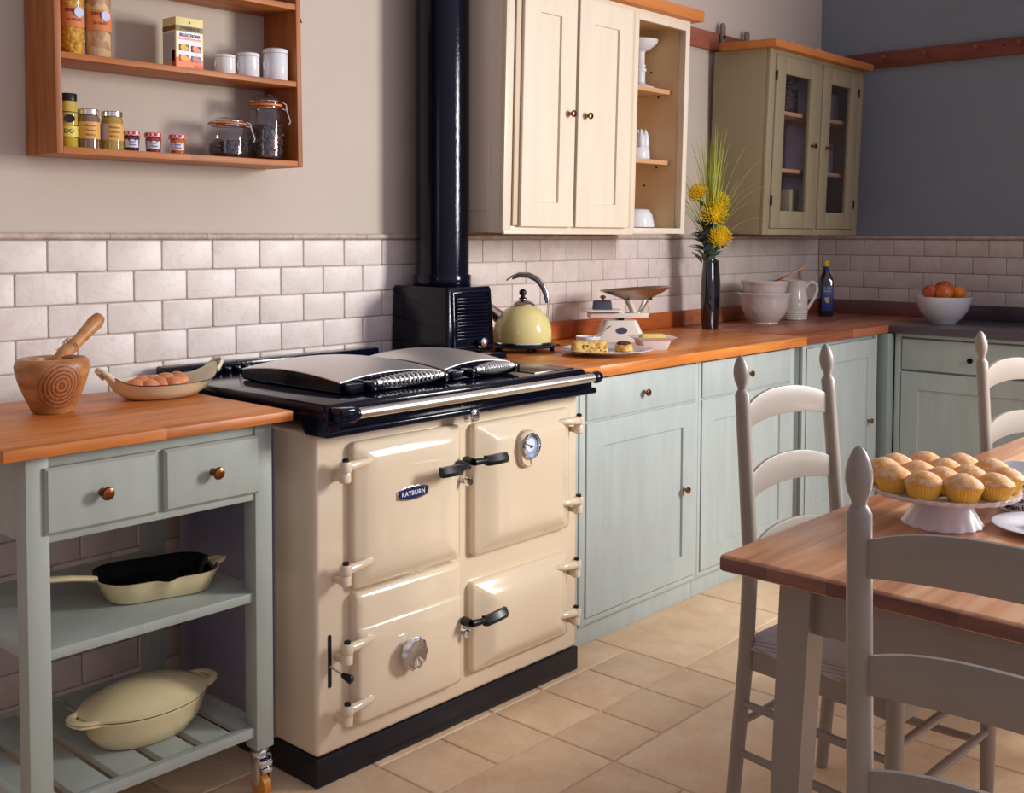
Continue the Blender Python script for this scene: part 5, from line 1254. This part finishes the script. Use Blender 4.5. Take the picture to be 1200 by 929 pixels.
def corner_wares():
    c = (4.725, 2.655, CT); x, y, z = c
    M['embossed'] = mat('embossed_ware', (198,186,182), .22, coat=.4, bump=.5, bs=35, bdist=.006)
    def bowl(R_, H, foot=.5): return [(R_*foot, 0), (R_*foot*1.04, .002), (R_*foot*1.02, .008), (R_*.74, H*.26), (R_*.88, H*.52), (R_*.93, H*.80), (R_*.95, H*.86), (R_*1.0, H*.93), (R_*1.01, H*.97), (R_*.98, H), (R_*.93, H*.96), (R_*.88, H*.84), (R_*.82, H*.5), (R_*.68, H*.28), (R_*.45, H*.1), (.0001, H*.09)]
    single('mixing_bowl', B().lathe(bowl(.128, .150), c, 72), M['embossed'], 'larger embossed off-white mixing bowl, under the smaller one', 'bowl', 'stacked mixing bowls', loc=c)
    c2 = (x, y, z+.072); single('mixing_bowl', B().lathe(bowl(.112, .135, .46), c2, 72), M['embossed'], 'smaller embossed off-white bowl nested in the larger one', 'bowl', 'stacked mixing bowls', loc=c2)
    # spoons in the bowl
    for i, (a, b_, lab) in enumerate((((4.755, 2.640, 1.105), (4.905, 2.535, 1.200), 'wooden spoon with the longer handle leaning out of the small bowl'), ((4.765, 2.675, 1.105), (4.89, 2.60, 1.160), 'darker wooden spatula lying in the small bowl'))):
        A, Bv = Vector(a), Vector(b_)
        s = B(); s.tube([A, A.lerp(Bv, .2), A.lerp(Bv, .6), Bv], [(.016, .005), (.012, .004), (.0055, .0045), (.006, .005)] if i == 0 else [(.02, .004), (.018, .004), (.008, .004), (.007, .004)], 12)
        single('wooden_spoon', s, mat('spoon_wood%d' % i, (196,146,106) if i == 0 else (160,96,66), .5), lab, 'spoon', 'wooden spoons in the bowl', loc=a)
    c = (5.055, 2.668, CT); x, y, z = c
    t = thing('jug', 'ribbed cream pottery jug with a looped handle', 'jug', c)
    prof = [(.058, 0), (.062, .003)]
    for k in range(9): prof += [(.0625+.003*math.sin(k*.35), .008+k*.009), (.0605+.003*math.sin(k*.35), .0125+k*.009)]
    prof += [(.064, .095), (.063, .115), (.056, .140), (.055, .165), (.060, .193), (.062, .198), (.058, .199), (.052, .17), (.05, .15), (.0001, .02)]
    obj('body', B().lathe(prof, c, 56), M['creamware'], t)
    Rt = Vector((.664, -.747, 0)); C0 = Vector(c)
    obj('handle', B().tube([C0+Rt*.054+Vector((0,0,.160)), C0+Rt*.066+Vector((0,0,.182)), C0+Rt*.088+Vector((0,0,.190)), C0+Rt*.108+Vector((0,0,.178)), C0+Rt*.112+Vector((0,0,.150)), C0+Rt*.098+Vector((0,0,.110)), C0+Rt*.078+Vector((0,0,.076)), C0+Rt*.062+Vector((0,0,.052))], [(.005, .008)]*8, 12), M['creamware'], t)
    c = (5.385, 2.665, CT); t = thing('oil_bottle', 'dark square olive oil bottle with a yellow cap and blue label', 'bottle', c); x, y, z = c
    rot = Matrix.Translation(c) @ Matrix.Rotation(R(-48), 4, 'Z')
    def sq(h_, r_, hz): return [tuple(rot @ Vector((u, v, hz))) for u, v in rrect(-h_, h_, -h_, h_, r_, 5)]
    obj('glass_body', B().loft([sq(.031, .008, 0), sq(.034, .010, .004), sq(.035, .012, .12), sq(.035, .012, .185), sq(.032, .020, .205), sq(.022, .018, .225), sq(.014, .0139, .238), sq(.0135, .0134, .265)]), mat('oil_glass', (16,22,26), .06, coat=1), t)
    obj('cap', B().lathe([(.0165, .262), (.0175, .264), (.0175, .288), (.015, .291), (.0001, .291)], c, 24), flat('cap_yellow', (238,200,20), .4), t)
    lm = flat('label_navy', (34,52,124), .4)
    b = B().box(-.029, .029, -.0362, -.0352, .030, .160, .0003); b.mtx(rot); lb = obj('front_label', b, lm, t)
    b = B().lathe([(.0138, .240), (.0142, .241), (.0142, .262), (.0138, .263)], c, 24); obj('neck_label', b, lm, t)
    b = B(); T = rot @ Matrix.Rotation(R(90), 4, 'X')
    def tx(s, sz, h): add_text(b, s, sz, rot @ Matrix.Translation((0, -.0366, h)) @ Matrix.Rotation(R(90), 4, 'X'), bold=True)
    tx('FILIPPO', .012, .148); tx('BERIO', .014, .132); tx('OLIO', .009, .117); obj('label_lettering', b, flat('label_pale', (150,170,200), .4), lb, smooth=False)
    b = B(); b.lathe([(.014, 0), (.014, .0006)], (0,0,0), 20, axis='y', sx=.85, sy=1.1); b.lathe([(.008, 0), (.008, .0006)], (-.008, -.0002, .006), 16, axis='y'); b.mtx(rot @ Matrix.Translation((0, -.0364, .086))); obj('label_emblem', b, flat('emblem_sand', (196,160,104), .4), lb)
    c = (5.330, 2.020, CT); t = thing('fruit_bowl', 'plain white bowl holding apples and oranges', 'bowl', c)
    prof = [(.048, 0), (.055, .001), (.058, .006), (.085, .028), (.110, .062), (.126, .100), (.1325, .128), (.1335, .132), (.1305, .132), (.122, .100), (.104, .062), (.078, .032), (.04, .014), (.0001, .012)]
    obj('shell', B().lathe(prof, c, 64), M['white'], t)
    def fruit(p, r_, m, lab, cat, name):
        pr = []
        for k in range(15):
            a = PI*k/14; pr.append((r_*math.sin(a)*(1.02), -r_*math.cos(a)*.94-(.10*r_*math.exp(-((PI-a)/.35)**2))+(.06*r_*math.exp(-(a/.35)**2))))
        t = thing(name, lab, cat, tuple(p), 'fruit in the white bowl'); obj('fruit_body', B().lathe(pr, tuple(p), 32), m, t)
        obj('stalk', B().tube([(p[0], p[1], p[2]+r_*.78), (p[0]+.002, p[1], p[2]+r_*1.02)], .0015, 6), flat('stalk_brown', (70,50,30), .7), t)
    ap = mat('apple_red', (176,44,40), .25, col2=(204,120,50), vs=18, coat=.3); orr = mat('orange_skin', (236,132,24), .4, bump=.4, bs=150, bdist=.001)
    C0 = Vector(c); Fw = Vector((.747, .664, 0))
    def at(r_, f, h): return C0+Rt*r_+Fw*f+Vector((0,0,h))
    fruit(at(-.064, -.005, .152), .040, ap, 'red apple at the end of the bowl nearest the bottle', 'apple', 'apple')
    fruit(at(-.018, -.045, .153), .043, mat('apple_orange', (206,64,36), .28, col2=(222,140,50), vs=14, coat=.3), 'red and orange apple at the front of the bowl', 'apple', 'apple')
    fruit(at(.012, .038, .170), .041, ap, 'red apple highest at the back of the bowl', 'apple', 'apple')
    fruit(at(.062, -.012, .150), .037, orr, 'bright orange at the end of the bowl away from the bottle', 'orange', 'orange')
    fruit(at(.0, -.005, .084), .036, orr, 'orange mostly buried under the apples in the bowl', 'orange', 'orange')
corner_wares()

# ================================================================== DINING TABLE
def dining_table():
    rot = Matrix.Translation((1.679, 1.030, 0)) @ Matrix.Rotation(R(-.85), 4, 'Z')
    t = thing('dining_table', 'solid wood topped dining table with grey-taupe painted legs', 'table', (2.5, .6, 0))
    Lx, Ly = 1.72, .86
    b = B().box(.004, Lx, -Ly, 0, TB-.031, TB, .007, 3); b.mtx(rot); obj('tabletop', b, M['table'], t, label='varnished plank top')
    b = B().box(0, .006, -Ly+.004, -.004, TB-.027, TB-.004, .003); b.mtx(rot); obj('end_grain', b, M['endgrain'], t, label='darker end grain strip')
    lg = []
    for x, s in ((.055, 1), (Lx-.113, -1)):
        for y, q in ((-.096-.060, 1), (-Ly+.080, -1)):
            b = B(); lw = .060
            b.loft([[(x+i, y+i, z), (x+lw-i, y+i, z), (x+lw-i, y+lw-i, z), (x+i, y+lw-i, z)] for z, i in ((0, .006), (.60, .001), (TB-.032, 0))])
            if q > 0:
                for v in b.bm.verts: v.co.y += .035*(1-v.co.z/TB)
            b.mtx(rot); obj('leg', b, M['taupe'], t)
    for a in (((.070, .092), (-Ly+.14, -.141)), ((Lx-.098, Lx-.076), (-Ly+.14, -.141))):
        b = B().box(a[0][0], a[0][1], a[1][0], a[1][1], TB-.125, TB-.032, .001); b.mtx(rot); obj('apron', b, M['taupe'], t)
    for y in (-.120, -Ly+.095):
        b = B().box(.116, Lx-.114, y, y+.022, TB-.125, TB-.032, .001); b.mtx(rot); obj('apron', b, M['taupe'], t)
dining_table()

def cake_stand():
    c = (2.160, .812, TB); x, y, z = c
    t = thing('cake_stand', 'white pedestal cake stand with a scalloped rim, carrying the fairy cakes', 'cake stand', c)
    sc = lambda n, am: (lambda a, r, h: r*(1+am*abs(math.cos(n*a/2))))
    obj('pedestal', B().lathe([(.074, 0), (.076, .003), (.068, .018), (.052, .045), (.044, .068), (.040, .070)], c, 96, fn=lambda a, r, h: r*(1+(.03 if h < .01 else .0)*math.cos(16*a))), M['tissue'], t)
    obj('plate', B().lathe([(.040, .066), (.10, .064), (.138, .066), (.143, .070), (.144, .076), (.140, .076), (.136, .0735), (.06, .0725), (.0001, .0725)], c, 120, fn=lambda a, r, h: r*(1+(.018 if r > .13 else 0)*math.cos(36*a))), M['tissue'], t, ang=60)
    # fairy cakes
    pleat = mat('paper_case', (244,198,84), .55, var=.08, vs=30, sss=.15)
    sponge, nt, b = _new('sugared_sponge'); b.inputs['Roughness'].default_value = .7
    tc = N(nt, 'ShaderNodeTexCoord'); n = N(nt, 'ShaderNodeTexNoise'); n.inputs['Scale'].default_value = 75; n.inputs['Detail'].default_value = 9; n.inputs['Roughness'].default_value = .7; nt.links.new(tc.outputs['Object'], n.inputs['Vector'])
    rp = N(nt, 'ShaderNodeValToRGB'); e = rp.color_ramp.elements; e[0].position = .44; e[1].position = .68; e[0].color = (*lin((222,156,66)),1); e[1].color = (*lin((230,204,186)),1)
    nt.links.new(n.outputs['Fac'], rp.inputs[0]); nt.links.new(rp.outputs[0], b.inputs['Base Color'])
    bp = N(nt, 'ShaderNodeBump'); bp.inputs['Strength'].default_value = .5; bp.inputs['Distance'].default_value = .002; nt.links.new(n.outputs['Fac'], bp.inputs['Height']); nt.links.new(bp.outputs[0], b.inputs['Normal'])
    src = thing('fairy_cake', 'x', 'cake', (0,0,0), 'fairy cakes on the stand')
    cs = B(); cs.lathe([(.0235, 0), (.0245, .001), (.0345, .0265), (.0352, .028), (.0335, .027)], (0,0,0), 144, fn=lambda a, r, h: r*(1+.022*math.cos(36*a)))
    obj('paper_case', cs, pleat, src, ang=80)
    tp = B(); tp.lathe([(.0335, .024), (.0350, .0285), (.0335, .032), (.028, .038), (.018, .0445), (.009, .0485), (.0001, .0495)], (0,0,0), 40).jitter(.0012, 90)
    obj('sponge_top', tp, sponge, src)
    rg = [(115, .112), (79, .112), (43, .112), (151, .112), (112, .047), (22, .047), (7, .112), (-29, .112), (202, .047), (-68, .047), (187, .112), (223, .112), (259, .112), (295, .112)]
    pos = [(x+q*math.cos(R(a-4)), y+q*math.sin(R(a-4))) for a, q in rg]
    labs = ['fairy cake on the outer ring just behind the one half hidden by the chair finial', 'fairy cake on the far rim towards the corner cabinet, next to the rearmost one', 'rearmost fairy cake on the far rim, in front of the sage cabinets',
            'fairy cake on the rim half hidden by the finial of the nearest chair', 'fairy cake of the inner four closest to the far rim and the finial', 'fairy cake of the inner four closest to the far rim and the tumbler',
            'fairy cake on the far rim towards the second chair post behind the table', 'fairy cake on the rim directly in front of the printed tumbler', 'fairy cake of the inner four closest to the front rim and the finial', 'fairy cake of the inner four closest to the side plate',
            'fairy cake at the front rim next to the chair finial, fully in view', 'foremost fairy cake, at the middle of the front rim', 'fairy cake at the front rim, second from the tumbler side', 'fairy cake on the rim above the white side plate']
    for i, (px, py) in enumerate(pos):
        o = src if i == 0 else copy_tree(src)
        d = Vector((px-x, py-y, 0)); 
        if d.length > .115: d *= .115/d.length
        o.location = (x+d.x, y+d.y, z+.0735); o.rotation_euler = (0, 0, random.uniform(0, 6)); o['label'] = labs[i]; s = random.uniform(1.02, 1.07); o.scale = (s, s, random.uniform(.98, 1.06))
cake_stand()

def table_bits():
    c = (2.392, .727, TB); x, y, z = c
    t = thing('printed_tumbler', 'white tumbler printed with rows of dark letters', 'tumbler', c)
    obj('cup_body', B().lathe([(.049, 0), (.052, .002), (.057, .045), (.062, .090), (.060, .090), (.055, .045), (.048, .008), (.0001, .006)], c, 56), mat('printed_white', (214,216,224), .25), t)
    b = B(); a = AF(x, y)
    for k, s in enumerate(('sunday  Asparagus monday', 'tea cake jam butter bread', 'eggs flour milk sugar oat', 'cream a scone today sing', 'plum again bake another')):
        h = .080-k*.0165; r_ = .0520+.0105*(h/.090)+.0008; wrap_text(b, s, .0155, c, r_, z+h, a, bold=True)
    obj('lettering', b, flat('print_black', (30,30,36), .5), t, smooth=False)
    c = (2.235, .640, TB)
    single('side_plate', B().lathe([(.050, 0), (.054, .001), (.062, .006), (.094, .012), (.098, .0145), (.095, .016), (.060, .010), (.05, .005), (.0001, .005)], c, 64), M['white'], 'white side plate at the table edge beside the cake stand', 'plate', loc=c)
    c = (2.265, .615, TB+.0055)
    single('glass_dessert_dish', B().lathe([(.024, 0), (.028, .001), (.030, .006), (.046, .018), (.050, .026), (.048, .026), (.040, .018), (.02, .008), (.0001, .006)], c, 48), M['white'], 'small shallow white dish sitting on the side plate', 'dish', loc=c)
table_bits()

# ================================================================== LADDER-BACK CHAIRS
def chair():
    t = thing('ladder_back_chair', 'x', 'chair', (0,0,0), 'taupe ladder-back chairs')
    def by(z):   # y of the back posts with height
        return .205-.012 if z < 0 else (.200-.04*math.sin(min(1, z/.62)*PI*.5)*1.0+ (0 if z < .62 else (z-.62)*.085))
    for s in (-1, 1):
        pr = [(0, .0145), (.10, .016), (.40, .0175), (.62, .0175), (.80, .017), (.96, .0165), (.992, .0165), (.998, .0135), (1.004, .0095), (1.010, .0105), (1.022, .0155), (1.036, .0178), (1.050, .0170), (1.062, .0140), (1.072, .0098), (1.078, .0058), (1.081, .0015)]
        pts = [(s*(.206-.018*(z/1.08)), by(z), z) for z, r_ in pr]
        obj('back_post', B().tube(pts, [r_ for z, r_ in pr], 20), M['taupe'], t)
        fp = [(0, .013), (.10, .016), (.30, .0185), (.42, .0178), (.452, .0172), (.457, .013)]
        obj('front_leg', B().tube([(s*.235, -.205, z) for z, r_ in fp], [r_ for z, r_ in fp], 20), M['taupe'], t)
        for z in (.185, .30): obj('stretcher', B().tube([(s*.206, by(z), z), (s*.222, -.01, z), (s*.235, -.205, z)], [.008, .0105, .008], 12), M['taupe'], t)
    for z in (.215, .33): obj('stretcher', B().tube([(-.235, -.205, z), (0, -.205, z), (.235, -.205, z)], [.008, .011, .008], 12), M['taupe'], t)
    obj('stretcher', B().tube([(-.206, by(.25), .25), (0, by(.25), .25), (.206, by(.25), .25)], [.008, .0105, .008], 12), M['taupe'], t)
    # seat rails below the rush
    r_ = B()
    r_.loft([[(-.200, .165, z), (-.226, -.190, z), (-.214, -.190, z), (-.188, .165, z)] for z in (.378, .428)]); r_.loft([[(.200, .165, z), (.226, -.190, z), (.214, -.190, z), (.188, .165, z)] for z in (.378, .428)])
    r_.box(-.222, .222, -.214, -.200, .378, .428, .002); r_.box(-.19, .19, .160, .174, .378, .428, .002)
    obj('seat_rail', r_, M['taupe'], t, ang=30)
    # woven seat: trapezoid pillow with four dished triangles
    b = B(); n = 24; top = []
    def sxy(u, v): w = .204+(.236-.204)*(1-v)/2; return u*w, -.02+v*.195
    grid = []
    for i in range(n+1):
        row = []
        for j in range(n+1):
            u, v = -1+2*i/n, -1+2*j/n; x, y = sxy(u, v); e = max(abs(u), abs(v)); d = abs(abs(u)-abs(v))
            z = .452-.010*(1-e)-.004*math.exp(-(d/.05)**2) if e < .93 else .452-.020*((e-.93)/.07)**2
            if abs(u) > .90 and abs(v) > .90: z = .432
            row.append(b.bm.verts.new((x, y, z)))
        grid.append(row)
    for i in range(n):
        for j in range(n): b.bm.faces.new((grid[i][j], grid[i+1][j], grid[i+1][j+1], grid[i][j+1]))
    bd = [grid[i][0] for i in range(n)]+[grid[n][j] for j in range(n)]+[grid[i][n] for i in range(n, 0, -1)]+[grid[0][j] for j in range(n, 0, -1)]
    lo = [b.bm.verts.new((v.co.x*.99, v.co.y*.99, .424)) for v in bd]
    for i in range(len(bd)): b.bm.faces.new((bd[i], lo[i], lo[(i+1) % len(bd)], bd[(i+1) % len(bd)]))
    b.bm.faces.new(lo)
    obj('woven_seat', b, M['rush'], t, ang=50)
    # three ladder slats, arched on top, bowed to the rear
    for z0, z1, a0, a1 in ((.908, .955, .018, .036), (.750, .799, .018, .036), (.592, .641, .018, .036)):
        b = B(); n = 20; loops = []
        for k in range(n+1):
            u = -1+2*k/n; x = u*(.203-.018*((z0+z1)/2/1.08)); ar = (math.cos(u*PI/2))**.8 if abs(u) < 1 else 0; zm = (z0+z1)/2
            yb = by(zm)+.022*(1-u*u); lean = (z1-z0)*.05
            bo, to = z0+a0*(1-u*u), z1+a1*(1-abs(u)**2.4)
            loops.append([(x, yb-.005, bo+.002), (x, yb-.004, bo), (x, yb+.004, bo), (x, yb+.005, bo+.002), (x, yb+.007, to-.002), (x, yb+.006, to), (x, yb-.002, to), (x, yb-.003, to-.002)])
        b.loft(loops); obj('back_slat', b, M['taupe'], t)
    return t
ch = chair()
ch['label'] = 'taupe ladder-back chair at the table corner, its back to the sage cabinets, woven seat showing'
ch2 = copy_tree(ch); ch3 = copy_tree(ch)
ch.location = (2.338, 1.064, 0); ch.rotation_euler = (0, 0, R(-3))
ch2.location = (3.335, .872, 0); ch2.rotation_euler = (0, 0, R(-10)); ch2['label'] = 'ladder-back chair behind the cakes, only its first post and slat ends showing'
ch3.location = (1.528, .420, 0); ch3.rotation_euler = (0, 0, R(90)); ch3['label'] = 'nearest ladder-back chair at the table end, seen from behind with big curved slats'

# hung cabinets lean very slightly off the wall, as in the photo
cab.rotation_euler = (R(1.3), 0, 0)
gcab.rotation_euler = (R(2.0), 0, 0)

# ------------------------------------------------------------------ lights
def area(name, loc, target, sx, sy, power, col=(1,1,1), spread=180):
    l = bpy.data.lights.new(name, 'AREA'); l.shape = 'RECTANGLE'; l.size = sx; l.size_y = sy; l.energy = power; l.color = col; l.spread = R(spread)
    o = bpy.data.objects.new(name, l); COL.objects.link(o); o.location = loc
    o.rotation_euler = (Vector(target)-Vector(loc)).to_track_quat('-Z', 'Y').to_euler(); return o
area('window_light', (4.05, -.35, 1.85), (1.0, 2.5, .9), .65, 1.0, 80, (1, .985, .97), 150)
area('side_window_light', (-1.3, .5, 1.7), (2.6, 2.4, 1.0), .5, 1.0, 2.5, (.95, .97, 1))
wd = bpy.data.worlds.new('world'); SC.world = wd; wd.use_nodes = True
nt = wd.node_tree; bg = nt.nodes['Background']; bg.inputs[0].default_value = (*lin((212,204,220)), 1)
tc = N(nt, 'ShaderNodeTexCoord'); dt = N(nt, 'ShaderNodeVectorMath', operation='DOT_PRODUCT'); dt.inputs[1].default_value = Vector((.45, -.80, .42)).normalized()
nt.links.new(tc.outputs['Generated'], dt.inputs[0])
mr = N(nt, 'ShaderNodeMapRange'); mr.inputs['From Min'].default_value = -.25; mr.inputs['From Max'].default_value = 1; mr.inputs['To Min'].default_value = .06; mr.inputs['To Max'].default_value = 1.15
nt.links.new(dt.outputs['Value'], mr.inputs['Value']); nt.links.new(mr.outputs[0], bg.inputs[1])

# ------------------------------------------------------------------ camera
F, PX, PY, YAW, PITCH, ROLL = 1288.17, 614.99, 335.48, .8437982, .0474849, -.0042801
cd = bpy.data.cameras.new('camera'); co = bpy.data.objects.new('camera', cd); COL.objects.link(co)
cd.sensor_fit = 'HORIZONTAL'; cd.sensor_width = 36; cd.lens = F*36/1200; cd.clip_start = .05
cd.shift_x = (600-PX)/1200; cd.shift_y = (PY-464.5)/1200
fw = Vector((math.sin(YAW)*math.cos(PITCH), math.cos(YAW)*math.cos(PITCH), -math.sin(PITCH)))
rt = Vector((math.cos(YAW), -math.sin(YAW), 0)); dn = fw.cross(rt)
r2 = rt*math.cos(ROLL)+dn*math.sin(ROLL); d2 = -rt*math.sin(ROLL)+dn*math.cos(ROLL)
mm = Matrix((r2, -d2, -fw)).transposed().to_4x4(); mm.translation = (0, 0, 1.35)
co.matrix_world = mm
SC.camera = co
SC.view_settings.view_transform = 'Standard'; SC.view_settings.look = 'None'; SC.view_settings.gamma = 1; SC.view_settings.use_curve_mapping = False
SC.view_settings.exposure = 0.0
